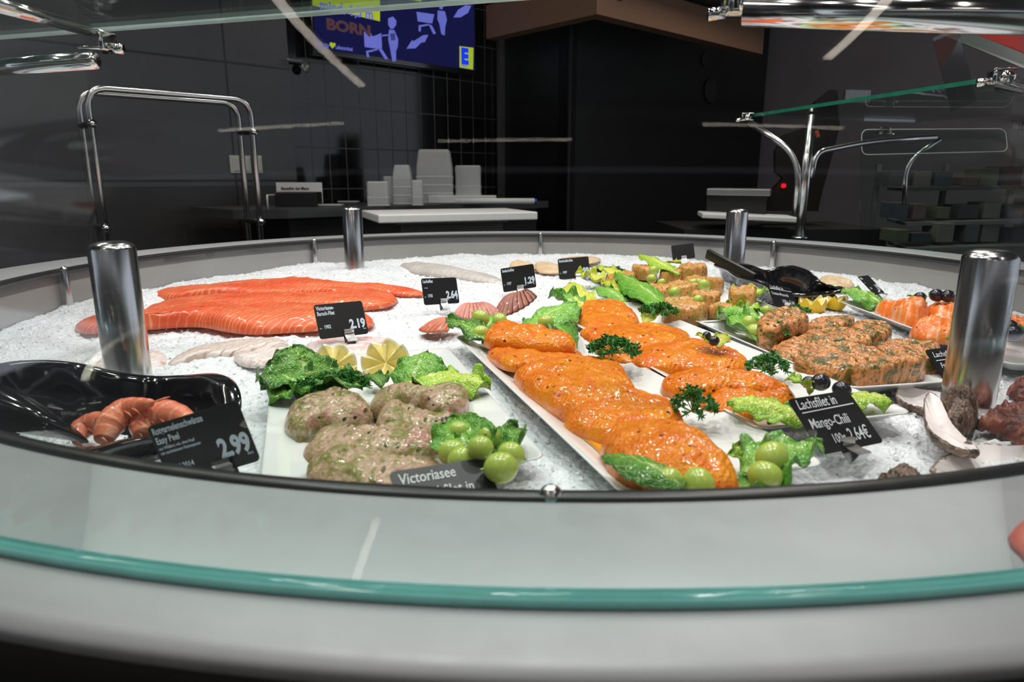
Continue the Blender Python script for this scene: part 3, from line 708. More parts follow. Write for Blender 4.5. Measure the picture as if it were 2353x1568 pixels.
F_([(862, 965), (880, 930), (930, 908), (975, 925), (1040, 935), (1050, 965), (960, 985), (890, 985)], 0.0275, M_PERCH, 'herb perch fillet in the middle of the front left platter', GP, sides=.33, rg=.4, lump=.30, prof=4, span=(.85, .30))
F_([(695, 1035), (715, 990), (760, 970), (860, 968), (980, 965), (1030, 990), (1000, 1030), (880, 1045), (760, 1050)], 0.0258, M_PERCH, 'wide herb perch fillet with a pink cut side', GP, seed=33, sides=.33, rg=.4, lump=.30, prof=4, span=(.85, .30))
F_([(703, 1085), (712, 1045), (780, 1025), (900, 1035), (1000, 1040), (1032, 1068), (1030, 1115), (900, 1135), (760, 1125)], 0.0292, M_PERCH, 'herb perch fillet nearest the front rim', GP, seed=47, sides=.33, rg=.4, lump=.30, prof=4, span=(.85, .30))
GD = 'dill salmon fillets'
def block(px, h, mat, label, group, **k): return F_(px, h, mat, label, group, prof=18, sides=.32, lump=.14, **k)
block([(1738, 755), (1760, 722), (1800, 712), (1856, 735), (1845, 762), (1790, 785), (1748, 778)], 0.0400, M_DILL, 'tall dill salmon block with fat lines beside the green grapes', GD, zb=-.268)
block([(1858, 745), (1880, 730), (1955, 732), (1958, 752), (1900, 765), (1862, 760)], 0.0208, M_DILL, 'small dill salmon piece at the far right edge of the platter', GD)
block([(1955, 755), (1990, 738), (2042, 745), (2048, 770), (2015, 795), (1975, 785)], 0.0272, M_DILL, 'reddish dill salmon piece at the right back of the platter', GD)
block([(1838, 772), (1860, 752), (1950, 755), (1998, 790), (1990, 812), (1900, 802), (1850, 790)], 0.0256, M_DILL, 'dill salmon piece with orange edge in the middle of the platter', GD)
block([(1765, 805), (1820, 780), (1895, 770), (1930, 792), (1890, 822), (1820, 835), (1780, 825)], 0.0208, M_DILL, 'flat dill salmon piece in front of the parsley on the dill platter', GD)
block([(1822, 835), (1870, 800), (1950, 795), (2020, 815), (2035, 845), (1980, 872), (1900, 872), (1850, 858)], 0.0304, M_DILL, 'broad dill salmon piece topped with dark herbs', GD)
block([(2015, 800), (2060, 782), (2150, 790), (2165, 815), (2160, 845), (2090, 850), (2030, 830)], 0.0224, M_DILL, 'dill salmon piece beside the French dressing sign', GD)
block([(1955, 862), (2000, 830), (2075, 805), (2118, 822), (2125, 848), (2060, 868), (1985, 882), (1965, 878)], 0.0320, M_DILL, 'long dill salmon slice with white skin edge nearest the front', GD, seed=66)
GC = 'herb salmon cubes'
cubes = [((1425, 640, 34, 16), .030, 'leftmost, beside the yellow lettuce'), ((1480, 625, 30, 16), .036, 'standing behind the single grapes'), ((1545, 632, 30, 15), .034, 'behind the row of grapes'),
         ((1592, 626, 34, 17), .046, 'tallest, at the far right corner'), ((1640, 655, 24, 16), .034, 'wedge shaped, beside the right grape'), ((1510, 668, 34, 17), .030, 'half covered by the big green leaf'),
         ((1570, 664, 40, 16), .032, 'below the pair of grapes'), ((1620, 688, 36, 17), .034, 'yellow herbed, near the right edge'), ((1706, 682, 32, 22), .042, 'with strong pale fat lines beside the bright leaf'),
         ((1572, 712, 52, 22), .036, 'nearest the front, below the lowest grape'), ((1655, 712, 30, 14), .026, 'low, beside the striped block'), ((1600, 650, 30, 13), .030, 'between the two back grapes')]
for (x, y, a, b), h, lab in cubes:
    rr = random.Random(x); t = rr.uniform(-.25, .25)
    px = [(x + a * (cx * cos(t) - cy * .3 * sin(t)), y + b * (cy * cos(t) + cx * sin(t) * .6)) for cx, cy in ((-.98, -.3), (-.75, -.85), (.1, -1), (.85, -.8), (1, .1), (.7, .85), (-.1, 1), (-.85, .7))]
    block(px, h, M_DILL2, 'herb salmon cube, ' + lab, GC, zb=-.268)
GPk = 'paprika fish fillets'
F_([(2012, 690), (2060, 692), (2110, 682), (2135, 700), (2130, 735), (2090, 745), (2050, 722)], .040, M_PAPR, 'pointed whitish paprika fish fillet beside the green lettuce', GPk)
F_([(2125, 700), (2160, 690), (2220, 690), (2260, 720), (2230, 745), (2150, 740)], .038, M_PAPR, 'paprika fish fillet in front of the black grapes', GPk)
F_([(2090, 755), (2130, 725), (2200, 728), (2240, 750), (2230, 785), (2160, 785), (2120, 772)], .034, M_PAPR, 'deep orange paprika fish fillet at the platter edge', GPk)
F_([(2290, 735), (2320, 728), (2380, 745), (2400, 775), (2340, 775), (2300, 760)], .034, M_PAPR, 'paprika fish fillet right of the steel post', GPk)

# ------------------------------------------------------------------ fish lying in the ice
ZI = -.283
GS = 'raw salmon sides on the ice'
def S_(px, h, mat, label, group=GS, zb=ZI, cat='fish fillet', **k):
    k.setdefault('slope', lambda a, b: 0); k.setdefault('rg', .55); k.setdefault('wob', .02)
    return fillet('salmon_side' if group == GS else 'fish_fillet', px, zb, h, mat, label, cat, group, **k)
S_([(470, 655), (500, 643), (640, 637), (760, 640), (860, 650), (968, 668), (930, 676), (800, 668), (600, 662)], .022, M_SALMON, 'raw salmon side farthest back with its thin tail reaching right', zb=-.279)
S_([(345, 672), (400, 655), (480, 656), (620, 650), (760, 648), (880, 650), (905, 668), (860, 682), (700, 676), (520, 678), (400, 684)], .026, M_SALMON, 'raw salmon side second from the back', zb=-.283, seed=3)
S_([(330, 705), (400, 684), (520, 676), (650, 668), (800, 668), (900, 662), (908, 682), (850, 700), (700, 708), (500, 712), (380, 716)], .028, M_SALMON, 'raw salmon side in the middle with silver skin at its end', seed=5)
S_([(168, 742), (185, 728), (235, 730), (330, 706), (420, 696), (560, 688), (700, 690), (800, 692), (852, 712), (845, 738), (760, 744), (680, 752), (580, 758), (520, 750), (450, 735), (345, 742), (260, 750), (195, 756)], .032, M_SALMON, 'largest raw salmon side nearest the front, tail behind the left post', seed=9, lump=.12)
GW = 'pale fish fillets on the ice'
S_([(382, 838), (430, 805), (500, 783), (570, 774), (655, 776), (652, 790), (560, 808), (470, 822), (410, 838)], .016, M_BROWNF, 'curved pale fillet with brown fringe left of the dark lettuce', GW, zb=-.287)
S_([(538, 812), (600, 800), (668, 800), (668, 832), (600, 842), (555, 835)], .012, M_WHITEF, 'white fillet with pink specks just left of the dark lettuce', GW, zb=-.284)
S_([(205, 835), (280, 812), (372, 803), (378, 832), (300, 850), (230, 852)], .012, M_WHITEF, 'pale fillet behind the shrimp bowl at the left post', GW, zb=-.285)
S_([(700, 790), (760, 772), (860, 770), (905, 782), (880, 812), (800, 822), (730, 815)], .013, M_PINKF, 'pinkish fillet half under ice below the Victoria perch price card', GW, zb=-.286)
S_([(918, 600), (960, 603), (1030, 612), (1090, 628), (1152, 640), (1150, 650), (1090, 644), (1000, 630), (940, 616)], .020, M_GREYF, 'long grey skinned fish at the back left of the pollock card', GW, zb=-.276)
S_([(1170, 612), (1180, 598), (1195, 596), (1212, 606), (1232, 614), (1200, 622)], .020, M_BEIGEF, 'beige fillet tip peeking above the pollock card', GW, zb=-.270)
S_([(1228, 602), (1255, 600), (1290, 612), (1285, 626), (1240, 624)], .014, M_BEIGEF, 'beige fillet between the two back price cards', GW, zb=-.270)
S_([(1290, 592), (1330, 586), (1380, 592), (1360, 604), (1300, 604)], .010, M_BEIGEF, 'beige fillet behind the catfish card', GW, zb=-.268)
S_([(1880, 640), (1900, 630), (1940, 640), (1965, 655), (1935, 662), (1895, 655)], .014, M_BEIGEF, 'cream coloured fillet behind the rear black bowl', GW, zb=-.27)
mb = MB(); p0 = W(1900, 668, -.268)
# ------------------------------------------------------------------ scallops
def scallop(px, py, z, R, az, tilt, mat, label, roll=0):
    c = W(px, py, z); V = []; UV = []; Fc = []; nu, nv = 78, 16
    M = Matrix.Rotation(az, 3, 'Z') @ Matrix.Rotation(roll, 3, 'Y') @ Matrix.Rotation(tilt, 3, 'X')
    for i in range(nu + 1):
        a = i / nu; th = radians(-62 + 124 * a)
        for j in range(nv + 1):
            s = j / nv; rib = cos(a * 13 * 2 * pi)
            rr_ = R * 2 * s * cos(th) ** .45 * (1 + .035 * rib * s)
            x = rr_ * sin(th) * .72; y = rr_ * cos(th) * .95; z_ = R * .42 * sin(pi * min(1, s * .93 + .07)) * cos(th) ** .5 + .022 * R * rib * s ** .5 * 1.6
            V.append(c + M @ Vector((x, y - R, z_))); UV.append((a, s))
    for i in range(nu):
        for j in range(nv):
            a = i * (nv + 1) + j; Fc.append([a, a + 1, a + nv + 2, a + nv + 1])
    o = thing('scallop', c, label, 'scallop', 'scallops in their shells')
    mk('shell', V, Fc, mat, o, uv=UV, solid=.0016)
    mb = MB()
    for sx in (-1, 1):
        P = [(0, -R * .98, .004), (sx * R * .42, -R * 1.0, .003), (sx * R * .36, -R * .72, .005), (sx * R * .10, -R * .75, .008)]
        mb.add([c + M @ Vector(p) for p in P], [[0, 1, 2, 3]])
    mb.build('hinge_ears', mat, o, solid=.0016, smooth=False)
    return o
scallop(1183, 703, -.250, .050, radians(150), radians(-18), M_SCA, 'dark red brown scallop with ribs leaning on the pink one', roll=radians(18))
scallop(1100, 724, -.264, .050, radians(200), radians(-5), M_SCB, 'pink scallop behind the green grapes')
scallop(1010, 754, -.270, .040, radians(100), radians(-6), M_SCC, 'orange scallop left of the front mango platter')

# ------------------------------------------------------------------ oysters
def oyster(px, z, h, label, up=False, mat=M_OYS, seed=1, lift=None, face=None):
    """outline from the photo; up=True shows the pearly inside"""
    lp = [W(x, y, z) for x, y in px]; lp = smooth_loop([Vector((p.x, p.y, 0)) for p in lp], 110)
    c = sum(lp, Vector()) / len(lp)
    lp = [c + (p - c) * (1 + .05 * N(i * .45, seed) + .03 * N(i * 1.3, seed, 5)) for i, p in enumerate(lp)]
    o = thing('oyster', Vector((c.x, c.y, EYE + z - .01)), label, 'oyster', 'oysters on the ice')
    V = []; Fc = []; n = len(lp); K = 14
    def lf(p): return lift(p.x - c.x, p.y - c.y) if lift else 0
    if not up:
        V, Fc = blob(lp, EYE + z - .012, h, K=24, prof=2.2, seed=seed, lump=.2, fine=.12, wob=.04)
        for v in V:
            r = (Vector((v.x, v.y, 0)) - c).length; v.z += .0022 * sin(r * 900 + 4 * N(v.x, v.y, seed, 40)) + .003 * N(v.x, v.y, seed, 120) + lf(v)
        mk('shell', V, Fc, mat, o)
        return o
    # cup: rough outside wall + pearly inside
    for k, (s, zz) in enumerate([(.30, -.016), (.7, -.012), (.95, -.004), (1.03, .003), (1.0, .0055), (.94, .004)]):
        for i, p in enumerate(lp):
            q = c + (p - c) * s * (1 + (.03 * N(i * .9, k, seed) if 1 < k < 5 else 0)); V.append(Vector((q.x, q.y, EYE + z + zz + .002 * N(i * .7, k, seed) + lf(q))))
    for k in range(5):
        for i in range(n): j = (i + 1) % n; Fc.append([k * n + i, k * n + j, (k + 1) * n + j, (k + 1) * n + i])
    Fc.append(list(range(n))); mk('shell', V, Fc, mat, o)
    V = []; Fc = []; K = 10; V.append(Vector((c.x, c.y, EYE + z - h * .6 + lf(c))))
    for k in range(1, K + 1):
        s = k / K * .965
        for i, p in enumerate(lp):
            q = c + (p - c) * s; V.append(Vector((q.x, q.y, EYE + z + .0052 - h * (1 - (k / K) ** 2.6) + .001 * N(q.x, q.y, seed, 60) + lf(q))))
    for i in range(n): Fc.append([0, 1 + i, 1 + (i + 1) % n])
    for k in range(K - 1):
        for i in range(n): j = (i + 1) % n; Fc.append([1 + k * n + i, 1 + (k + 1) * n + i, 1 + (k + 1) * n + j, 1 + k * n + j])
    mk('pearly_inside', V, Fc, M_NACRE, o, label_=None) if False else mk('pearly_inside', V, Fc, M_NACRE, o)
    return o
oyster([(2058, 905), (2080, 898), (2130, 905), (2180, 915), (2190, 935), (2150, 950), (2110, 945), (2070, 930)], -.278, .012, 'open oyster half shell behind the rounded brown one', up=True, seed=3)
oyster([(2160, 930), (2175, 905), (2210, 898), (2240, 915), (2250, 945), (2225, 975), (2195, 980), (2170, 960)], -.262, .034, 'rounded grey brown oyster shell in front of the right post', seed=8)
oyster([(2240, 930), (2275, 935), (2290, 955), (2260, 975), (2240, 965)], -.278, .008, 'small open shell tip at the foot of the right post', up=True, seed=12)
oyster([(2122, 940), (2135, 912), (2160, 925), (2185, 975), (2215, 1005), (2248, 1030), (2210, 1040), (2150, 1022), (2125, 990)], -.258, .012, 'upright open oyster with dark ruffled side left of the rounded shell', up=True, seed=17, lift=lambda x, y: .12 * y - .25 * x)
oyster([(2250, 955), (2310, 940), (2380, 930), (2440, 960), (2420, 1010), (2370, 1020), (2320, 990), (2280, 970)], -.262, .030, 'reddish brown oyster shell at the right edge', mat=M_OYSR, seed=23)
oyster([(2140, 1085), (2180, 1055), (2240, 1032), (2330, 1035), (2420, 1030), (2440, 1090), (2380, 1110), (2260, 1112), (2170, 1110)], -.272, .014, 'wide open oyster half shell lowest at the right', up=True, seed=29)
oyster([(2000, 1108), (2040, 1082), (2085, 1078), (2130, 1100), (2140, 1125), (2060, 1135), (2005, 1130)], -.262, .022, 'dark oyster shell peeking over the front rim', seed=31)
oyster([(2316, 885), (2345, 870), (2400, 868), (2410, 905), (2350, 905)], -.272, .020, 'brown oyster shell at the right frame edge above the others', mat=M_OYSR, seed=37)

# ------------------------------------------------------------------ lemons
def lemon(px, py, z, R, label, teeth=8, ph=0, tilt=(0, 0), deep=.35):
    c = W(px, py, z); o = thing('lemon_half', c, label, 'lemon', 'lemon halves with a zigzag cut')
    n = teeth * 8; M = Matrix.Rotation(tilt[0], 3, 'X') @ Matrix.Rotation(tilt[1], 3, 'Y')
    def zig(a):
        f = ((a / (2 * pi) * teeth + ph) % 1); return (abs(f * 2 - 1)) * R * .52 - R * .02
    def shell(name, rad, off, mat, k0, inner=False):
        V = []; Fc = []; K = 12
        for i in range(n):
            a = 2 * pi * i / n; zt = zig(a) - R * .1 + off
            for k in range(K + 1):
                t = k / K; zz = -R * .92 + (zt + R * .92) * t; zz = max(-rad * .999, min(rad * .98, zz))
                rr_ = sqrt(max(0, rad * rad - zz * zz * .82)); rr_ = rad * .2 if rr_ < rad * .2 else rr_
                V.append(c + M @ Vector((rr_ * cos(a), rr_ * sin(a), zz)))
        m = K + 1
        for i in range(n):
            j = (i + 1) % n
            for k in range(K): Fc.append([i * m + k, j * m + k, j * m + k + 1, i * m + k + 1])
        return V, Fc, m, n
    V, Fc, m, n_ = shell('rind', R, 0, M_RIND, 0); Fc.append([i * m for i in range(n_)][::-1]); mk('rind', V, Fc, M_RIND, o)
    V2, F2, m2, _ = shell('pith', R * .90, -.0004, M_PITH, 0)
    # pith band between rind edge and inner wall
    Vb = []; Fb = []
    for i in range(n_): Vb += [V[i * m + m - 1], V2[i * m2 + m2 - 1]]
    for i in range(n_): j = (i + 1) % n_; Fb.append([2 * i, 2 * j, 2 * j + 1, 2 * i + 1])
    mk('pith', Vb, Fb, M_PITH, o, smooth=False)
    # pulp: dips from the tooth tips to the middle
    Vp = []; Fp = []; K = 8
    for i in range(n_):
        a = 2 * pi * i / n_; e = V2[i * m2 + m2 - 1]
        for k in range(K):
            t = 1 - k / K; le = M.inverted() @ (e - c)
            zz = le.z * t ** .75 + (-deep * R * .3) * (1 - t) + R * .035 * N(cos(a) * t * 6, sin(a) * t * 6, px)
            Vp.append(c + M @ Vector((le.x * t, le.y * t, zz)))
    Vp.append(c + M @ Vector((0, 0, -deep * R * .3))); b = len(Vp) - 1
    for i in range(n_):
        j = (i + 1) % n_
        for k in range(K - 1): Fp.append([i * K + k, j * K + k, j * K + k + 1, i * K + k + 1])
        Fp.append([i * K + K - 1, j * K + K - 1, b])
    mk('pulp', Vp, Fp, M_PULP, o)
    return o
lemon(766, 840, -.255, .033, 'lemon half with zigzag edge behind the parsley and dark lettuce', ph=.3, teeth=8, tilt=(radians(42), radians(10)))
lemon(886, 832, -.255, .035, 'lemon half with zigzag edge left of the light lettuce', ph=.1, teeth=8, tilt=(radians(44), radians(-4)))
lemon(1868, 692, -.262, .030, 'zigzag lemon half between the rear bowl and the dill platter', ph=.2, tilt=(radians(4), 0))
lemon(1922, 688, -.262, .024, 'zigzag lemon half touching the lettuce of the paprika platter', ph=.5, teeth=7)

# ------------------------------------------------------------------ lettuce
GL = 'lettuce leaves garnishing the platters'
def L_(b, zb, t, zt, w, arch, mat, label, **k):
    k.setdefault('group', GL); return leaf(W(*b, zb), W(*t, zt), w * 1.15, arch, mat, label, **k)
L_((715, 905), -.262, (672, 797), -.215, .112, .012, M_LDARK, 'large dark green lettuce leaf standing behind the parsley at the left', seed=2, cup=-.20, ruffle=.05, tipw=.5, roll=.1)
L_((715, 905), -.255, (598, 868), -.245, .070, .012, M_LDARK, 'dark lettuce leaf spreading left over the perch platter corner', seed=5, cup=.1, ruffle=.16)
L_((700, 905), -.258, (622, 925), -.256, .060, .010, M_LMID, 'bright lettuce leaf hanging over the left corner of the perch platter', seed=6, ruffle=.2)
L_((735, 900), -.258, (830, 892), -.246, .060, .014, M_LDARK, 'dark lettuce leaf behind the parsley on the right side', seed=8, ruffle=.12)
L_((945, 900), -.262, (985, 812), -.230, .082, .014, M_LMID, 'green veined lettuce leaf right of the lemon half', seed=11, cup=-.2, ruffle=.08, tipw=.5)
L_((880, 888), -.262, (850, 862), -.255, .030, .004, M_LDARK, 'small dark lettuce leaf left of the long perch fillet', seed=12)
L_((930, 885), -.256, (1126, 888), -.250, .080, .014, M_LLIGHT, 'light lettuce leaf reaching out toward the mango platter', seed=14, cup=-.2, ruffle=.18)
L_((1085, 1085), -.262, (1048, 958), -.232, .062, .006, M_LMID, 'green lettuce leaf cradling the grape cluster from the left', seed=17, cup=.4, ruffle=.08, roll=-.2)
L_((1110, 1075), -.262, (1192, 985), -.245, .060, .006, M_LDARK, 'dark lettuce leaf behind the grape cluster on the right', seed=18, cup=.4, ruffle=.12)
L_((1110, 1080), -.264, (1110, 970), -.235, .060, .002, M_LMID, 'lettuce leaf directly behind the grape cluster', seed=19, cup=.2)
L_((1130, 795), -.262, (1028, 736), -.240, .060, .008, M_LDARK, 'dark lettuce leaf left of the single grapes at the far platter end', seed=21, ruffle=.15)
L_((1110, 770), -.262, (1145, 725), -.245, .050, .006, M_LMID, 'lettuce leaf behind the two stacked grapes', seed=22)
L_((1110, 785), -.264, (1165, 800), -.264, .035, .004, M_LMID, 'small lettuce leaf under the lower single grape', seed=23, ruffle=.2)
L_((1215, 765), -.262, (1325, 700), -.235, .095, .014, M_LMID, 'large green lettuce leaf between the two mango platters', seed=25, cup=-.25, ruffle=.12)
L_((1270, 750), -.258, (1322, 800), -.258, .045, .010, M_LDARK, 'lettuce leaf drooping behind the narrow mango piece', seed=26, ruffle=.15)
L_((1340, 715), -.262, (1262, 680), -.240, .070, .010, M_LMID, 'green lettuce leaf at the far left of the middle platter', seed=28, ruffle=.16)
L_((1345, 712), -.258, (1310, 652), -.228, .075, .008, M_LYEL, 'yellow green lettuce leaf standing behind the middle platter', seed=29, cup=-.2)
L_((1440, 700), -.264, (1368, 662), -.25, .070, .012, M_LMID, 'pale underside lettuce leaf behind the far mango piece', seed=30, cup=-.2)
L_((1480, 745), -.255, (1512, 712), -.242, .030, .003, M_LYEL, 'small yellow lettuce leaf left of the small parsley', seed=31)
L_((1390, 655), -.262, (1325, 628), -.238, .070, .008, M_LYEL, 'bright yellow lettuce leaf at the far left of the cube platter', seed=33, ruffle=.2)
L_((1430, 645), -.255, (1370, 615), -.232, .055, .006, M_LYEL, 'yellow lettuce leaf beside the back parsley', seed=34)
L_((1460, 690), -.262, (1385, 650), -.250, .055, .008, M_LYEL, 'yellow ruffled lettuce leaf below the back parsley', seed=35, ruffle=.2)
L_((1530, 705), -.245, (1415, 628), -.232, .085, .010, M_LMID, 'long green lettuce leaf lying across the salmon cubes', seed=36, cup=-.3, ruffle=.06, tipw=.45)
L_((1560, 632), -.238, (1468, 585), -.212, .060, .008, M_LLIGHT, 'upright green lettuce leaf above the cube platter', seed=38, cup=-.25)
L_((1520, 612), -.240, (1565, 606), -.225, .045, .006, M_LYEL, 'yellow lettuce leaf at the back of the cube platter', seed=39)
L_((1690, 700), -.262, (1765, 668), -.240, .075, .010, M_LLIGHT, 'bright lettuce leaf between the striped cube and the tomato sign', seed=41)
L_((1668, 708), -.262, (1720, 715), -.258, .05, .006, M_LLIGHT, 'light lettuce leaf under the striped salmon block', seed=42, ruffle=.2)
L_((1760, 742), -.262, (1650, 712), -.248, .085, .012, M_LMID, 'green lettuce leaf at the far left of the dill platter', seed=44, cup=-.2, ruffle=.12)
L_((1745, 785), -.262, (1652, 728), -.258, .060, .012, M_LMID, 'ruffled lettuce leaf hanging over the dill platter edge', seed=45, ruffle=.18)
L_((1775, 730), -.262, (1700, 710), -.250, .05, .006, M_LLIGHT, 'light lettuce leaf behind the grapes on the dill platter', seed=46)
L_((2030, 705), -.262, (1938, 665), -.238, .085, .012, M_LMID, 'green lettuce leaf at the left end of the paprika platter', seed=48, cup=-.25, ruffle=.08)
L_((2230, 790), -.262, (2168, 775), -.258, .045, .006, M_LLIGHT, 'light lettuce leaf left of the right post', seed=49, ruffle=.2)
L_((2310, 775), -.262, (2400, 775), -.255, .055, .008, M_LMID, 'green lettuce leaf right of the right post', seed=50, ruffle=.15)
L_((2130, 700), -.250, (2085, 680), -.236, .035, .004, M_LMID, 'small lettuce leaf behind the pointed paprika fillet', seed=51)
L_((1640, 795), -.240, (1600, 768), -.226, .03, .003, M_LYEL, 'small yellow leaf left of the pair of black grapes', seed=52)
L_((1650, 800), -.240, (1662, 768), -.226, .03, .003, M_LYEL, 'small yellow leaf right of the pair of black grapes', seed=53)
L_((1850, 972), -.255, (1672, 925), -.246, .070, .012, M_LLIGHT, 'pale lettuce leaf beside the mango chili sign', seed=55, cup=-.3, ruffle=.08, tipw=.45)
L_((1860, 905), -.258, (1808, 872), -.240, .045, .006, M_LLIGHT, 'folded pale lettuce leaf behind the mango chili sign', seed=56)
L_((1940, 965), -.262, (1765, 972), -.262, .050, .006, M_LMID, 'green lettuce leaf lying under the pale one', seed=57)
L_((1925, 925), -.258, (2050, 925), -.250, .060, .010, M_LLIGHT, 'lettuce leaf sticking out right of the mango chili sign', seed=58, cup=-.3, tipw=.5)
L_((1570, 1122), -.242, (1386, 1050), -.242, .042, .010, M_LDARK, 'dark smooth lettuce leaf at the near left end of the front mango platter', seed=60, cup=-.4, ruffle=.03)
L_((1700, 1100), -.262, (1890, 1025), -.235, .080, .012, M_LMID, 'ruffled green lettuce leaf behind the two large grapes', seed=61, cup=-.1, ruffle=.14, tipw=.4)
L_((1730, 1075), -.262, (1706, 1015), -.245, .045, .004, M_LLIGHT, 'light lettuce leaf left of the two large grapes', seed=62)
L_((1690, 1125), -.264, (1800, 1125), -.262, .034, .006, M_LMID, 'small lettuce leaf under the two large grapes', seed=63)
# ------------------------------------------------------------------ grapes
gg = [(1052, 992, 25, -.240, 'green grape at the upper left of the large cluster'), (1124, 1003, 28, -.240, 'green grape at the upper right of the large cluster'), (1104, 1029, 29, -.228, 'green grape in the middle of the large cluster'),
      (1038, 1040, 31, -.245, 'green grape at the left of the large cluster'), (1062, 1058, 33, -.242, 'green grape low in the large cluster behind the perch sign'), (1174, 1045, 31, -.246, 'green grape at the right of the large cluster'),
      (1151, 1075, 38, -.238, 'biggest green grape of the large cluster, nearest the front')]
for x, y, r, z, l in gg: grape(x, y, r, z, l, group='large cluster of green grapes', stretch=1.1)
for x, y, r, z, l in [(1104, 731, 20, -.236, 'upper green grape left of the narrow mango piece'), (1104, 766, 19, -.250, 'lower green grape left of the narrow mango piece'), (1148, 737, 18, -.244, 'green grape touching the top of the narrow mango piece'), (1254, 741, 18, -.247, 'green grape on the large leaf between the mango platters'),
                      (1774, 1051, 37, -.238, 'upper of the two large grapes on the ruffled leaf'), (1758, 1094, 37, -.250, 'lower of the two large grapes on the ruffled leaf'), (1606, 1110, 36, -.244, 'green grape in front of the largest mango piece, right one'), (1538, 1106, 33, -.244, 'green grape in front of the largest mango piece, left one'),
                      (1721, 742, 17, -.246, 'green grape on the dill platter, farther from the parsley'), (1733, 763, 19, -.252, 'green grape on the dill platter beside the parsley'), (1762, 714, 12, -.246, 'small green grape behind the tall dill salmon block')]:
    grape(x, y, r, z, l, group='single green grapes on the platters')
for x, y, r, z, l in [(1502, 622, 12, -.228, 'topmost grape on the salmon cubes'), (1497, 641, 11, -.233, 'grape below the topmost one on the salmon cubes'), (1520, 650, 10, -.235, 'grape at the edge of the long green leaf'), (1593, 650, 10, -.235, 'left one of the pair of grapes at the back right cubes'),
                      (1617, 655, 14, -.233, 'right one of the pair of grapes at the back right cubes'), (1550, 672, 14, -.233, 'grape in the middle of the salmon cubes'), (1604, 690, 13, -.233, 'lowest grape on the salmon cubes')]:
    grape(x, y, r, z, l, group='green grapes on the salmon cubes')
for x, y, r, z, l in [(1624, 772, 10.5, -.226, 'farther black grape on the middle mango platter'), (1641, 784, 12, -.228, 'nearer black grape on the middle mango platter'), (1886, 879, 21, -.238, 'large black grape above the mango chili sign'), (1858, 878, 14, -.246, 'black grape half hidden behind the large one'),
                      (1934, 896, 20, -.246, 'black grape behind the corner of the mango chili sign'), (2114, 683, 12, -.226, 'single black grape behind the pointed paprika fillet'), (2152, 679, 15, -.224, 'left black grape of the trio behind the paprika fish'), (2178, 681, 15, -.224, 'middle black grape of the trio behind the paprika fish'),
                      (2200, 688, 12, -.232, 'right black grape of the trio behind the paprika fish'), (2318, 752, 18, -.236, 'upper black grape right of the right post'), (2328, 766, 19, -.244, 'lower black grape right of the right post')]:
    grape(x, y, r, z, l, black=True, group='black grapes on the platters')
# ------------------------------------------------------------------ parsley
def P_(px, py, z, R, H, label, **k): return parsley(W(px, py, z), R, H, label, **k)
P_(722, 906, -.256, .030, .020, 'long dark parsley bunch across the back of the perch platter, left half', seed=1, n=70, squash=(1.2, .5))
P_(785, 900, -.254, .030, .026, 'dark parsley bunch behind the thick perch fillet', seed=2, n=65, squash=(1.2, .5))
P_(1408, 822, -.246, .036, .030, 'large curly parsley sprig between the mango platters', seed=3, n=60)
P_(1592, 962, -.262, .026, .036, 'parsley sprig standing right of the front mango pieces', seed=4, n=42)
P_(1764, 862, -.262, .028, .030, 'parsley sprig at the near end of the middle platter', seed=5, n=52)
P_(1512, 728, -.250, .034, .026, 'parsley sprig behind the second mango piece of the middle platter', seed=6, n=50)
P_(1782, 787, -.262, .020, .034, 'round parsley tuft on the dill platter', seed=7, n=48)
P_(1832, 725, -.250, .022, .020, 'small parsley behind the tall dill block', seed=8, n=26)
P_(1402, 626, -.245, .040, .014, 'flat parsley sprig at the back of the cube platter', seed=9, n=36, squash=(1, .4))
P_(1822, 660, -.262, .016, .012, 'bit of parsley inside the rear black bowl', seed=10, n=16)
# herb crumb in front of the left bowl omitted

# ------------------------------------------------------------------ black bowls with wavy rims
def bowl(rim, zf, label, inner=.10):
    """rim = (px, py, z) around the edge"""
    P = smooth_loop([W(x, y, z) for x, y, z in rim], 120); c = sum(P, Vector()) / len(P); n = len(P)
    o = thing('wavy_bowl', Vector((c.x, c.y, EYE + zf)), label, 'bowl', 'black serving bowls')
    def lay(s, f, out=0): return [Vector((c.x + (p.x - c.x) * s, c.y + (p.y - c.y) * s, f(p))) for p in P]
    zb = EYE + zf
    L = [lay(.50, lambda p: zb), lay(.62, lambda p: zb + .004), lay(.80, lambda p: zb + (p.z - zb) * .55), lay(.84, lambda p: p.z - .006), lay(.87, lambda p: p.z - .0015), lay(.97, lambda p: p.z), lay(1.0, lambda p: p.z - .002),
         lay(1.0, lambda p: p.z - .007), lay(.97, lambda p: p.z - .006), lay(.885, lambda p: p.z - .008), lay(.84, lambda p: zb + (p.z - zb) * .5), lay(.66, lambda p: zb - .001), lay(.5, lambda p: zb - .004)]
    V = []; Fc = []
    for l in L: V += l
    for k in range(len(L) - 1):
        for i in range(n): j = (i + 1) % n; Fc.append([k * n + i, k * n + j, (k + 1) * n + j, (k + 1) * n + i])
    Fc.append(list(range(n))); Fc.append([(len(L) - 1) * n + i for i in range(n)][::-1])
    mk('shell', V, Fc, M_BLACKP, o); return o
bowl([(-90, 862, -.215), (0, 833, -.206), (90, 826, -.205), (180, 833, -.209), (280, 854, -.224), (360, 862, -.235), (430, 860, -.234), (505, 857, -.224), (543, 878, -.222), (552, 930, -.236), (500, 985, -.252), (400, 996, -.256), (300, 1012, -.250), (190, 1042, -.240), (60, 1050, -.230), (-60, 1030, -.225), (-130, 950, -.222)], -.285,
     'glossy black wavy bowl holding red shrimp at the front left')
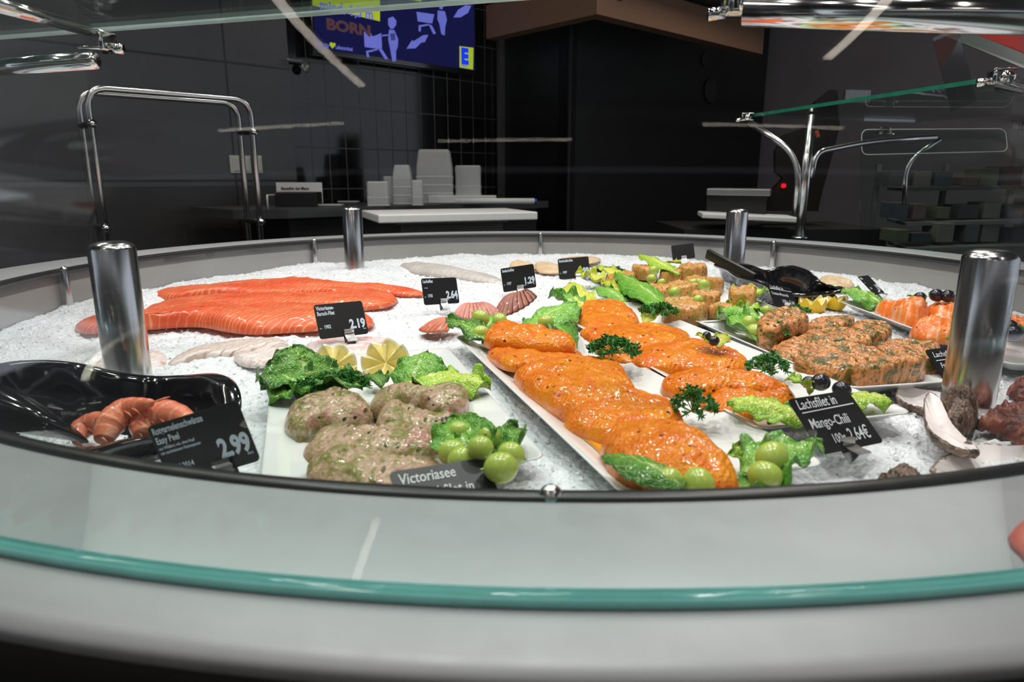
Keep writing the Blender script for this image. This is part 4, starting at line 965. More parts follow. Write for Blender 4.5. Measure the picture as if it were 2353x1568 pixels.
bowl([(1640, 606, -.232), (1668, 602, -.226), (1720, 607, -.222), (1760, 620, -.226), (1795, 612, -.214), (1830, 611, -.206), (1868, 626, -.212), (1895, 650, -.228), (1948, 662, -.236), (1900, 672, -.246), (1850, 676, -.246), (1790, 668, -.244), (1740, 646, -.236), (1690, 632, -.234), (1668, 618, -.234)], -.285,
     'black wavy bowl at the back right in front of the far rim')
# serving tools
t = thing('serving_tongs', D(1680, 608, 1.70), 'black serving handle sticking out of the rear black bowl', 'serving tool')
mb = MB(); a, b = D(1625, 583, 1.78), D(1735, 641, 1.64); mb.box((a + b) / 2, ((a - b).length, .012, .026), b - a); mb.build('handle', M_MATTEBLK, t, bev=.003)
mb = MB(); e2 = D(1795, 668, 1.60); mb.box((b + e2) / 2, ((e2 - b).length, .02, .004), e2 - b); mb.build('blade', M_BLACKP, t, bev=.001)
t = thing('serving_spoon', D(100, 960, .66), 'broad black serving spoon leaning in the shrimp bowl', 'serving tool')
up_ = smooth = [(207, 1017), (165, 978), (110, 935), (50, 900), (0, 880), (-60, 862), (-110, 850)]; lo_ = [(203, 1020), (160, 1012), (110, 1006), (60, 1000), (0, 990), (-60, 975), (-110, 960)]
V = []; Fc = []; nv = 8
for i, (a, b) in enumerate(zip(up_, lo_)):
    Yd = .655 - .012 * i * .3
    for j in range(nv + 1):
        q = j / nv; p = D(a[0] + (b[0] - a[0]) * q, a[1] + (b[1] - a[1]) * q, Yd - .028 * sin(pi * q) * min(1, i / 2)); V.append(p)
for i in range(len(up_) - 1):
    for j in range(nv): a = i * (nv + 1) + j; Fc.append([a, a + 1, a + nv + 2, a + nv + 1])
mk('bowl_of_spoon', V, Fc, M_BLACKP, t, solid=.002, sub=1)
# shrimp
def shrimp(pts, rs, label, seed=0, tail=True, legs=1):
    P = arc([W(x, y, z) for x, y, z in pts], .03, 5)
    # resample
    L = [0]
    for i in range(1, len(P)): L.append(L[-1] + (P[i] - P[i - 1]).length)
    m = 60; Q = []; R = []; j = 0
    for k in range(m + 1):
        s = L[-1] * k / m
        while j < len(L) - 2 and L[j + 1] < s: j += 1
        Q.append(P[j].lerp(P[j + 1], (s - L[j]) / max(1e-9, L[j + 1] - L[j])))
        t = k / m; f = t * (len(rs) - 1); a = int(min(f, len(rs) - 2)); r = rs[a] + (rs[a + 1] - rs[a]) * (f - a)
        R.append(r * (1 + .06 * ((t * 7) % 1)))
    o = thing('shrimp', Q[m // 2], label, 'shrimp', 'red shrimp tails in the black bowl')
    mb = MB(); mb.tube(Q, R, 20); mb.build('body', M_SHRIMP, o)
    rr = random.Random(seed)
    if tail:
        e = Q[-1]; d = (Q[-1] - Q[-4]).normalized(); s_ = d.cross(Vector((0, 0, 1))).normalized()
        for k, a in enumerate((-.5, 0, .5)):
            dd = (d + s_ * a + Vector((0, 0, .12))).normalized(); sd = dd.cross(Vector((0, 0, 1))).normalized(); ln = .020
            V = [e - sd * .0015, e + sd * .0015, e + dd * ln * .6 + sd * .0042, e + dd * ln, e + dd * ln * .6 - sd * .0042]
            mk('tail_fin', V, [[0, 1, 2, 3, 4]], M_SHRIMP, o, solid=.0012, smooth=False)
    mb = MB()
    for k in range(6):
        i = 8 + k * 7; d = (Q[i + 1] - Q[i]).normalized(); s_ = Vector((0, -1, -.1)); c = Q[i] + s_ * R[i] * .9
        mb.tube([c, c + (s_ * .5 + Vector((.6 * legs, 0, -.2)) + d * .3) * .007, c + (s_ * .4 + Vector((legs, 0, -.5))) * .010], [.0016, .0012, .0004], 6)
    mb.build('swimmer_legs', M_SHRIMP, o); return o
shrimp([(178, 1015, -.262), (186, 985, -.256), (215, 972, -.252), (248, 975, -.250)], [.005, .0105, .012, .010], 'small curled red shrimp at the left of the pile', 1, tail=False)
shrimp([(330, 1000, -.260), (325, 965, -.250), (370, 948, -.244), (415, 955, -.246), (450, 980, -.252)], [.010, .014, .0145, .011, .005], 'plump red shrimp on the right, behind the price card', 2, tail=False)
shrimp([(238, 1012, -.258), (252, 972, -.246), (285, 940, -.236), (320, 930, -.230), (348, 926, -.226)], [.009, .0145, .0125, .008, .004], 'middle red shrimp with its tail pointing up right', 3)

# ------------------------------------------------------------------ price cards
def rmat(yaw, lean, roll): return Matrix.Rotation(yaw, 3, 'Z') @ Matrix.Rotation(lean, 3, 'X') @ Matrix.Rotation(roll, 3, 'Y')
def card(pose, lines, label, Wd=.086, H=.058, hand=False, clip=0.0, mirror=False, rules=()):
    p = Vector((pose[0], pose[1], EYE + pose[2])); R = rmat(*pose[3:6]); T = lambda x, y, z: p + R @ Vector((x, y, z))
    o = thing('price_card', p, label, 'price card', 'hand-lettered price cards' if hand else 'printed price cards')
    rc = .0045; out = []
    for qx, qz, a0 in ((Wd / 2 - rc, H - rc, 0), (-Wd / 2 + rc, H - rc, 90), (-Wd / 2 + rc, rc, 180), (Wd / 2 - rc, rc, 270)):
        for k in range(5): a = radians(a0 + 90 * k / 4); out.append((qx + rc * cos(a), qz + rc * sin(a)))
    n = len(out); V = [T(x, -.0005, z) for x, z in out] + [T(x, .0005, z) for x, z in out]
    cd_ = mk('card', V, [list(range(n)), list(range(n, 2 * n))[::-1]] + [[i, (i + 1) % n, n + (i + 1) % n, n + i] for i in range(n)], M_MATTEBLK, o, smooth=False)
    mb = MB()
    for (body, x, z, size, xs, bold, al) in lines:
        v, f = textmesh(body, size, xs, bold, .22 if hand else 0, al)
        mb.add([T(x * Wd / .086 + a, -.0009, z * H / .058 + b) for a, b in v], f)
    for (x0, z0, x1, z1, th) in rules:
        mb.add([T(x0, -.0009, z0 - th), T(x1, -.0009, z1 - th), T(x1, -.0009, z1), T(x0, -.0009, z0)], [[0, 1, 2, 3]])
    if mb.v: mb.build('lettering', M_CHALK if hand else M_PRINT, cd_, smooth=False)
    # bent spring clip
    mb = MB(); prof = [(-.003, .0115), (-.0055, .0085), (-.0012, .0045), (-.006, -.004), (-.012, -.012), (.004, -.014), (.004, .003), (.0012, .004)]
    for k in range(len(prof) - 1):
        (y0, z0), (y1, z1) = prof[k], prof[k + 1]
        mb.add([T(clip - .0085, y0, z0), T(clip + .0085, y0, z0), T(clip + .0085, y1, z1), T(clip - .0085, y1, z1)], [[0, 1, 2, 3]])
    mb.build('clip', M_TUBE, o, smooth=False, solid=.0006); return o
B_ = .03
def printed(name, plu, price, sub='', extra=(), x2=.0):
    L = [(name[0], -.040, .0480, .0096, .66, B_, 'LEFT')]
    if len(name) > 1: L.append((name[1], -.040, .0390, .0096, .66, B_, 'LEFT'))
    L += [('PLU', -.040, .0165, .0026, .8, B_, 'LEFT'), (plu, -.0325, .0165, .0088, .68, B_, 'LEFT'), (price, .0405, .0125, .0220, .74, .045, 'RIGHT'),
          ('100 G', .040, .0088, .0026, .8, B_, 'RIGHT'), (sub, .018, .0088, .0026, .8, B_, 'RIGHT')]
    return L + list(extra)
card([-.264, .565, -.256, -.022, -.05, -.301], [('Rotgarnelenschwänze', -.040, .0490, .0088, .62, .02, 'LEFT'), ('Easy Peel', -.040, .0400, .0088, .68, .02, 'LEFT'), ('aus Wildfang, roh, ohne Kopf', -.040, .0345, .0038, .75, .02, 'LEFT'), ('mit geschnittenem Rückenpanzer', -.040, .0300, .0038, .75, .02, 'LEFT'),
     ('PLU 2014', -.036, .0135, .0072, .75, .02, 'LEFT'), ('2.99', .0405, .0125, .0235, .72, .045, 'RIGHT'), ('29.90/1kg', .012, .0085, .0028, .8, B_, 'RIGHT'), ('100 G', .040, .0085, .0028, .8, B_, 'RIGHT')], 'shrimp price card 2.99 in front of the black bowl', clip=.01)
card([-.285, 1.134, -.262, .60, -.441, .01], printed(('Victoriasee-', 'Barsch-Filet'), '1902', '2.19', '21.90/1kg'), 'Victoria perch price card 2.19 in front of the salmon', clip=.008, H=.060)
card([-.152, 1.464, -.266, .6, -.318, .049], printed(('Lachsfilet',), '1735', '2.64', '26.40/1kg', [('mit Haut', -.038, .036, .0028, .8, B_, 'LEFT')]), 'salmon fillet price card 2.64 right of the raw salmon', clip=.004)
card([.02, 1.655, -.265, .323, -.13, -.103], printed(('Seelachsfilet',), '1737', '1.29', '12.90/1kg'), 'pollock price card 1.29 behind the red brown scallop', clip=0)
card([.174, 1.878, -.269, -.012, -.262, -.092], printed(('Steinbeißerfilet',), '1907', '2.99', '29.90/1kg'), 'catfish price card partly hidden by yellow lettuce', clip=.012)
card([.574, 2.28, -.262, -.031, -.25, -.124], [], 'small black card at the back behind the upright lettuce leaf', Wd=.075, H=.05)
HB = .009
card([.575, 1.404, -.262, .68, -.662, .26], [('Lachsfilet in', -.036, .046, .0125, .72, HB, 'LEFT'), ('Tomaten-Mozzarella', -.039, .030, .0100, .66, HB, 'LEFT'), ('100g  2.64', -.012, .010, .0135, .72, HB, 'LEFT')], 'tilted chalk card with Tomaten-Mozzarella behind the dill platter', hand=True, rules=[(-.036, .042, .036, .043, .0013)], Wd=.079, H=.053)
card([.646, .92, -.277, .195, -.829, -.064], [('Lachsfilet in', -.036, .044, .0125, .78, HB, 'LEFT'), ('French Dressing', -.034, .026, .0115, .70, HB, 'LEFT'), ('100g 2.64€', -.02, .008, .0125, .72, HB, 'LEFT')], 'chalk card half hidden behind the right steel post', hand=True, rules=[(-.036, .039, .036, .040, .0013)], clip=-.01)
card([.342, .640, -.263, .43, -.88, .015], [('Lachsfilet in', -.037, .0455, .0165, .70, HB, 'LEFT'), ('Mango-Chili', -.036, .0250, .0160, .70, HB, 'LEFT'), ('100g', -.020, .0080, .0145, .66, HB, 'LEFT'), ('2.64€', .003, .0070, .0205, .60, HB, 'LEFT')], 'chalk card reading Mango-Chili in front of the middle platter', H=.065, hand=True, rules=[(-.036, .0475, .038, .0490, .0013)], clip=-.004)
card([-.04, .492, -.264, .619, -1.056, .123], [('Victoriasee', -.038, .0435, .0150, .74, HB, 'LEFT'), ('barschfilet in', -.034, .0265, .0150, .74, HB, 'LEFT'), ('Kräuter', -.03, .012, .012, .78, HB, 'LEFT')], 'chalk card reading Victoriasee at the near rim', hand=True)
card([.881, 1.617, -.269, .899, -.827, .089], printed(('Matjes',), '1910', '1.99', '19.90/1kg', [('Filet', -.038, .036, .0040, .8, B_, 'LEFT')]), 'small tilted price card at the right rear above the lettuce')

# ------------------------------------------------------------------ overhead shelf glass, tubes and clamps of the counter
def glass_shelf(P, z, th, label, edgemat, edges, slope=None):
    c = sum((Vector((x, y, 0)) for x, y in P), Vector()) / len(P); o = thing('glass_shelf', (c.x, c.y, z), label, 'glass shelf', 'glass shelves above the counter'); n = len(P)
    V = [(x, y, z) for x, y in P] + [(x, y, z + th) for x, y in P]
    mk('pane', V, [list(range(n)), list(range(n, 2 * n))[::-1]] + [[i, (i + 1) % n, n + (i + 1) % n, n + i] for i in range(n)], M_GLASS2, o, smooth=False)
    for i in edges:
        a = Vector((*P[i], z + th / 2)); b = Vector((*P[(i + 1) % n], z + th / 2)); mb = MB(); d = (b - a).normalized(); s_ = d.cross(Vector((0, 0, 1)))
        if s_.dot(a - Vector((c.x, c.y, a.z))) < 0: s_ = -s_
        mb.box((a + b) / 2 + s_ * .0012, ((b - a).length, .0024, th * 1.02), d); mb.build('polished_edge', edgemat, o, smooth=False)
    return o
zs = EYE + .21
a = D(0, 86, 1); 
def Wz(px, py, z): p = W(px, py, z); return (p.x, p.y)
e0, e1 = Wz(-150, 102, .21), Wz(1330, -10, .21)
glass_shelf([e0, e1, (e1[0] + .10, .35), (e0[0] - .1, .42)], zs, .006, 'front glass shelf overhead with a pale edge crossing above the screen', M_GEDGEL, [0])
f0, f1 = Wz(1722, 270, .21), Wz(2290, 186, .21)
glass_shelf([f1, f0, (1.55, 2.75), (1.95, 1.75)], zs, .010, 'right glass shelf with a deep green edge on the branching stand', M_GEDGED, [0])
f2, f3 = Wz(2275, 160, .21), Wz(2700, 130, .21)
def clamp(c, ax, label, s=1.0):
    c = Vector(c); ax = Vector(ax).normalized(); sd = ax.cross(Vector((0, 0, 1))).normalized(); o = thing('glass_clamp', c, label, 'glass clamp', 'chrome clamps holding the glass')
    mb = MB(); mb.box(c + Vector((0, 0, -.006 * s)), (.030 * s, .026 * s, .004), ax); mb.box(c + Vector((0, 0, .011 * s)), (.030 * s, .026 * s, .004), ax); mb.box(c + ax * .0135 * s + Vector((0, 0, .002)), (.005 * s, .026 * s, .02 * s), ax); mb.build('jaw', M_CHROME, o, bev=.0015)
    mb = MB(); mb.lathe((0, 0, 0), [(.001, .0), (.006, .001), (.0085, .003), (.009, .008)], 18); q = (-sd).to_track_quat('Z', 'Y').to_matrix()
    mb.v = [c + sd * -.0 + q @ Vector((v.x * s, v.y * s, -v.z * s)) + (-sd) * .022 * s for v in mb.v]; mb.build('screw', M_CHROME, o)
    mb = MB(); mb.tube([c + ax * .016 * s + Vector((0, 0, -.006)), c + ax * .030 * s + Vector((0, 0, -.008))], .0055 * s, 12); mb.build('pin', M_CHROME, o)
    return o
clamp(D(222, 100, 1.03), (1, -.1, 0), 'chrome clamp with round screw at the end of the upper left tube', 1.25)
clamp(D(1718, 271, 2.50), (-1, .3, 0), 'small chrome clamp at the left tip of the green edged shelf', 1.3)
clamp(D(2305, 180, 1.55), (-1, .3, 0), 'chrome clamp at the right end of the green edged shelf', 1.6)
clamp(D(1705, 14, .74), (-1, 0, 0), 'shiny chrome clamp on the thick tube at the upper right', 1.1)
clamp(D(2030, 303, 2.55), (1, 0, 0), 'small chrome clamp on the rear glass panel, left one', 1.2)
clamp(D(2345, 290, 2.3), (1, 0, 0), 'small chrome clamp on the rear glass panel, right one', 1.4)
def tubeobj(pts, r, label, name='chrome_tube', mat=None, cap=True):
    mb = MB(); mb.tube(pts, r, 24); return props(mb.build(name, mat or M_CHROME), label, 'tube', 'chrome support tubes')
tubeobj([D(216, 139, 1.0), D(-120, 163, 1.09)], .0115, 'chrome tube entering from the left under the glass shelf')
tubeobj([D(200, 68, 1.02), D(-100, -15, .78)], .0085, 'upper chrome tube crossing the left corner')
tubeobj([D(1712, 25, .72), D(2500, 42, .60)], .0145, 'thick polished tube across the upper right corner')
tubeobj([D(2300, 200, 1.52), D(2480, 238, 1.25)], .0125, 'short chrome tube below the right clamp')
# branching stand
sb = W(1837, 548, -.2); top = Vector((sb.x, sb.y, EYE + .205)); st_ = thing('shelf_stand', sb, 'branching polished stand carrying the green edged glass shelf', 'stand')
mb = MB(); mb.tube([sb, top], .0150, 20); mb.build('post', M_TUBE, st_)
cl = D(1722, 282, 2.50)
j = Vector((sb.x - .022, sb.y, EYE - .12))
mb = MB(); mb.tube(arc([j, Vector((sb.x - .024, sb.y, EYE + .075)), cl], .12, 10), .0105, 16); mb.build('left_arm', M_TUBE, st_)
j2 = Vector((sb.x + .02, sb.y, EYE + .0)); mb = MB(); mb.tube(arc([j2, Vector((sb.x + .024, sb.y, EYE + .085)), D(2000, 325, 2.45), D(2150, 316, 2.5)], .10, 10), .0095, 16); mb.build('right_arm', M_TUBE, st_)
mb = MB(); mb.tube([sb, sb + Vector((0, 0, .006))], .026, 24); mb.build('foot', M_TUBE, st_)
st2 = thing('glass_support', D(2080, 380, 2.6), 'short curved chrome arm behind the glass at the right', 'stand')
mb = MB(); mb.tube(arc([D(2078, 470, 2.6), D(2080, 372, 2.6), D(2160, 320, 2.6)], .1, 8), .008, 14); mb.build('arm', M_TUBE, st2)
# rear upright glass pane of the right showcase
gp = thing('showcase_glass', D(2150, 400, 2.35), 'large upright glass pane of the right showcase with rounded corners', 'glass pane')
Pq = [D(1985, 300, 2.5), D(2400, 286, 2.3), D(2400, 640, 2.15), D(1985, 360, 2.5)]
def rpanel(name, C, mat, parent, th=.006, r=.05):
    lp = arc([C[0], C[1]], .01)
    pts = [];
    for i in range(4):
        a, b, c = C[i - 1], C[i], C[(i + 1) % 4]; d1 = (a - b).normalized(); d2 = (c - b).normalized()
        for k in range(7): t = k / 6; s, e = b + d1 * r, b + d2 * r; pts.append(s * (1 - t) ** 2 + b * 2 * t * (1 - t) + e * t * t)
    nrm = (C[1] - C[0]).cross(C[3] - C[0]).normalized(); n = len(pts)
    V = pts + [p + nrm * th for p in pts]
    return mk(name, V, [list(range(n)), list(range(n, 2 * n))[::-1]] + [[i, (i + 1) % n, n + (i + 1) % n, n + i] for i in range(n)], mat, parent, smooth=False), pts
Yg = 2.6; Pq = [D(1978, 358, Yg), D(2318, 350, Yg), D(2318, 560, Yg), D(1978, 590, Yg)]
_, pts = rpanel('pane', [D(1978, 302, Yg), D(2700, 302, Yg), D(2700, 640, Yg), D(1978, 640, Yg)], M_GLASS2, gp)
_, pts = rpanel('inner_flap', [D(1980, 298, Yg - .05), D(2310, 296, Yg - .05), D(2316, 348, Yg - .05), D(1980, 356, Yg - .05)], M_GLASS2, gp, r=.025)
mb = MB(); mb.tube(pts + [pts[0]], .0016, 6, cap=False); mb.build('polished_edge', M_GEDGEL, gp)

# hanging acrylic strips and red sign at the upper right
t = thing('acrylic_label_holder', D(2190, 150, 1.75), 'clear acrylic strip hanging at the upper right', 'label holder')
mb = MB(); A_, B2 = D(2172, 75, 1.75), D(2215, 245, 1.75); mb.box((A_ + B2) / 2, ((B2 - A_).length, .003, .062), B2 - A_, up=(.96, 0, .25)); mb.build('strip', M_ACRYL, t, smooth=False)
t = thing('red_sign_board', D(2320, 90, 1.6), 'red sign board in the upper right corner above the shelf', 'sign')
P = [D(2215, 66, 1.75), D(2400, 20, 1.5), D(2440, 150, 1.5), D(2353, 122, 1.6)]
mk('board', P, [[0, 1, 2, 3]], M_REDP, t, smooth=False, solid=.004)
t = thing('smoked_panel', D(2250, 100, 1.85), 'dark translucent shelf panel behind the thick tube at the upper right', 'panel')
P = [D(2130, 66, 1.9), D(2480, 20, 1.7), D(2480, 200, 1.6), D(2345, 155, 1.7)]
mk('panel', P, [[0, 1, 2, 3]], plain('smoked panel', (.055, .065, .062), .2), t, smooth=False, solid=.004)
# pink object at the right edge: unknown thing, modelled as a plain rounded blob on the rim
c = W(2368, 1245, -.198)
mb = MB(); lp = smooth_loop([W(x, y, -.199) for x, y in ((2318, 1245), (2330, 1215), (2370, 1200), (2430, 1230), (2440, 1290), (2390, 1310), (2340, 1275))], 48)
V, Fc = blob([Vector((p.x, p.y, 0)) for p in lp], EYE - .1995, .007, K=10, prof=2.5, lump=.05, rg=0)
props(mk('pink_blob', V, Fc, M_PINK), 'blurred pink rounded object lying on the rim at the right edge', 'dish')

# ------------------------------------------------------------------ left: tubular trolley, switches
pA = D(205, 260, 2.35); zt = D(300, 206, 2.42).z
ca = Vector((pA.x, pA.y, 0)); cb = ca + DA * .545
t = thing('tubular_trolley', (ca + cb) / 2, 'steel tube trolley with two rounded frames standing against the grey wall', 'trolley')
for off, dz, sh in ((0, 0, 0), (-.115, -.004, 0)):
    a = ca + NA * off; b = cb + NA * off
    mb = MB(); mb.tube(arc([a + Vector((0, 0, .06)), a + Vector((0, 0, zt + dz)), b + Vector((0, 0, zt + dz)), b + Vector((0, 0, .06))], .065, 10), .011, 16); mb.build('frame', M_TUBE, t)
for base, zz in ((ca, .985), (cb, .985), (ca, 1.325), (cb, 1.325)):
    mb = MB(); q = base + Vector((0, 0, zz)); mb.tube([q + NA * .005, q - NA * .12], .011, 12); mb.build('connector', M_BLACKR, t)
    mb = MB(); mb.tube([q + NA * .004, q + NA * .022], .0135, 12); mb.build('bolt', M_CHROME, t)
mb = MB(); mb.box((ca + cb) / 2 - NA * .0675 + Vector((0, 0, .16)), (.545, .14, .02), DA); mb.build('base_shelf', M_GREYM, t, smooth=False)
for b_ in (ca, cb):
    for o_ in (0, -.135):
        mb = MB(); q = b_ + NA * o_ + Vector((0, 0, .035)); mb.tube([q - DA * .012, q + DA * .012], .035, 20); mb.build('caster', M_BLACKR, t)
for (x0, x1, lab) in ((527, 578, 'left white wall switch with a rocker'), (578, 604, 'right white wall switch beside the first one')):
    s0, z1 = hitA(x0, 357, .02); s1, z0 = hitA(x1, 398, .02)
    z0 = hitA(x0, 398, .02)[1]
    t = thing('wall_switch', A3((s0 + s1) / 2, (z0 + z1) / 2, .02), lab, 'switch', 'white wall switches')
    mb = MB(); mb.box(A3((s0 + s1) / 2, (z0 + z1) / 2, .018), (s1 - s0, .012, z1 - z0), DA); mb.build('cover_frame', M_SWITCH, t, smooth=False, bev=.002)
    mb = MB(); mb.box(A3((s0 + s1) / 2, (z0 + z1) / 2, .026), ((s1 - s0) * .78, .006, (z1 - z0) * .76), DA); mb.build('rocker', M_SWITCH, t, smooth=False, bev=.002)

# ------------------------------------------------------------------ TV screen on the tiled wall
off = .10
sl, zl = hitA(722, 130, off); sr_, zr_ = hitA(1096, 168, off); zb = (zl + zr_) / 2; Wt = sr_ - sl; Ht = .66
tv = thing('wall_screen', A3((sl + sr_) / 2, zb, off), 'blue advertising screen mounted high on the black tiled wall', 'screen')
mb = MB(); mb.box(A3((sl + sr_) / 2, zb + Ht / 2, off - .03), (Wt, .05, Ht), DA); mb.build('housing', M_BLACKP, tv, smooth=False, bev=.004)
mb = MB(); mb.box(A3((sl + sr_) / 2, zb + Ht / 2, off - .075), (.3, .06, .3), DA); mb.build('wall_bracket', M_DARK, tv, smooth=False)
mb = MB(); mb.box(A3((sl + sr_) / 2, zb + Ht / 2 + .006, off - .004), (Wt - .03, .004, Ht - .045), DA); disp = mb.build('display', E_NAVY, tv, smooth=False)
o3 = off + .0005
def SCR(px, py): s, z = hitA(px, py, o3); return A3(s, z, o3)
def spoly(name, polys, mat):
    mb = MB()
    for pl in polys: mb.add([SCR(*p) for p in pl], [list(range(len(pl)))])
    return mb.build(name, mat, disp, smooth=False, solid=.001)
spoly('banner', [[(718, -60), (873, -60), (873, 49), (718, 12)]], E_YEL)
spoly('banner_small', [[(900, -60), (968, -60), (968, 4), (900, -8)]], E_YEL)
cart1 = [[(836, 73), (852, 76), (856, 84), (876, 76), (878, 110), (872, 113), (838, 108)], [(841, 117), (867, 112), (868, 115), (846, 121), (849, 131), (843, 132)], [(870, 113), (877, 112), (892, 135), (885, 137)]]
pers1 = [[(892, 42), (903, 38), (911, 48), (910, 58), (904, 66), (897, 66), (892, 57)], [(894, 68), (906, 69), (915, 90), (914, 108), (910, 118), (910, 140), (902, 142), (896, 110), (892, 90)], [(878, 80), (892, 79), (892, 82), (878, 84)]]
cart2 = [[(957, 27), (998, 33), (993, 54), (960, 49)], [(962, 58), (985, 55), (986, 58), (967, 62), (967, 72), (962, 72)], [(985, 56), (992, 58), (1002, 77), (996, 79)]]
pers2 = [[(1008, 2), (1018, 2), (1020, 12), (1016, 22), (1010, 20)], [(1006, 24), (1022, 26), (1027, 45), (1023, 62), (1022, 82), (1014, 78), (1010, 56), (1005, 44)]]
arr = [[(934, 112), (947, 92), (950, 95), (972, 81), (984, 80), (976, 97), (968, 98), (955, 111)], [(1042, 40), (1053, 22), (1070, 12), (1083, 13), (1075, 30), (1058, 40)]]
for nm, pl in (('cart_icon', cart1), ('cart_icon', cart2), ('person_icon', pers1), ('person_icon', pers2), ('arrow_icon', arr[:1]), ('arrow_icon', arr[1:])): spoly(nm, pl, E_BLUE)
spoly('scarf_icon', [[(896, 78), (908, 76), (909, 92), (899, 93)]], E_NAVY)
spoly('logo_plate', [[(1056, 106), (1088, 110), (1087, 160), (1056, 155)]], E_YEL)
def ST(body, px, py, hpx, mat, name, xs=1, bold=.03):
    s, z = hitA(px, py, o3 + .002); s2, z2 = hitA(px, py - hpx, o3 + .002); sz = (z2 - z) / .70; v, f = textmesh(body, sz, xs, bold)
    mb = MB(); mb.add([A3(s + a, z + b, o3 + .0022) for a, b in v], f); mb.build(name, mat, disp, smooth=False)
ST('E', 1060, 144, 33, E_BRIGHT, 'logo_letter', .95, .07); ST('EDEKA', 1061, 152, 4, E_BRIGHT, 'logo_caption', 1)
ST('mind. 1,5 m', 735, 22, 24, E_BLUE, 'banner_text', .95, .03)
ST('BORN', 750, 66, 24, E_RUST, 'rust_lettering', 1.35, .05)
ST('Wir', 742, 108, 9, E_BLUE, 'slogan_start', .8); ST('Lebensmittel', 771, 112, 9, E_BLUE, 'slogan_end', .72)
spoly('heart', [[(764, 112), (757, 103), (758, 98), (762, 97), (765, 100), (768, 98), (771, 100), (770, 105)]], E_YEL)
s0, z0 = hitA(718, 152, .12)
mb = MB(); mb.lathe((0, 0, 0), [(.001, .012), (.02, .01), (.026, .003), (.026, 0)], 24); q = NA.to_track_quat('Z', 'Y').to_matrix(); mb.v = [A3(s0, z0, .05) + q @ v for v in mb.v]
props(mb.build('wall_lamp', M_GREYM), 'small round grey fitting on the tiles left below the screen', 'wall fitting')
mb = MB(); s1, z1 = hitA(660, 137, .05); s2, z2 = hitA(712, 143, .05); mb.tube([A3(s1, z1, .05), A3(s2, z2, .05)], .006, 8)
props(mb.build('rail', M_GREYM), 'thin grey rail running from the tile edge to the round fitting', 'rail')

# ------------------------------------------------------------------ rear worktop with its clutter
zw = -.13; fl = W(664, 481, zw); fr_ = W(1251, 473, zw)
f0_ = Vector((fl.x, fl.y, 0)); f1_ = f0_ + DA * 1.66; dep = .56
rear = thing('rear_worktop', (f0_ + f1_) / 2, 'dark stone worktop along the black tiled wall', 'worktop')
P = [f0_, f1_, f1_ - NA * dep, f0_ - NA * dep - DA * .22, f0_ - DA * .20 - NA * .12]
n = len(P); V = [p + Vector((0, 0, EYE + zw)) for p in P] + [p + Vector((0, 0, EYE + zw - .04)) for p in P]
mk('slab', V, [list(range(n)), list(range(n, 2 * n))[::-1]] + [[i, (i + 1) % n, n + (i + 1) % n, n + i] for i in range(n)], M_WORK, rear, smooth=False)
mb = MB(); cc = (f0_ + f1_) / 2 - NA * (dep / 2 + .03); mb.box(cc + Vector((0, 0, (EYE + zw - .04) / 2)), (1.60, dep - .08, EYE + zw - .042), DA); mb.build('base_cabinet', M_DARK, rear, smooth=False)
def onw(px, py): return W(px, py, zw)
# card holder
t = thing('document_tray', onw(690, 474), 'black tray with a handwritten white paper standing at the back', 'tray')
a, b = onw(640, 474), onw(735, 474); mb = MB()
mb.box((a + b) / 2 + Vector((0, 0, .034)), ((b - a).length, .10, .068), b - a); mb.build('tray', M_MATTEBLK, t, smooth=False, bev=.004)
mb = MB(); c = (a + b) / 2 + Vector((-.01, .055, .062)); mb.box(c, ((b - a).length * 1.12, .003, .10), b - a); mb.build('paper_sheet', M_PAPER, t, smooth=False)
v, f = textmesh('Bestellen bei Manu', .020, .9, .02, .2); mb = MB(); ax = (b - a).normalized(); ax.z = 0; nn = ax.cross(Vector((0, 0, 1)))
mb.add([c + ax * (x - .09) + nn * .0035 + Vector((0, 0, y + .015)) for x, y in v], f); mb.build('handwriting', M_BLACKR, t, smooth=False)
t = thing('wire_holder', onw(622, 478), 'thin white wire holder at the left end of the rear worktop', 'wire holder')
mb = MB(); mb.tube(arc([onw(616, 482), onw(616, 482) + Vector((0, 0, .06)), onw(645, 470) + Vector((0, 0, .05))], .015), .004, 8); mb.build('wire', M_SWITCH, t)
for (x0, x1, y, lab) in ((732, 788, 474, 'flat white scoop lying beside the document tray'), (778, 825, 466, 'white strip behind the far steel post')):
    a, b = W(x0, y, zw), W(x1, y, zw); mb = MB(); mb.box((a + b) / 2 + Vector((0, 0, .006)), ((b - a).length, .05, .008), b - a)
    props(mb.build('plastic_scoop', M_TUB, smooth=False, bev=.002), lab, 'scoop')
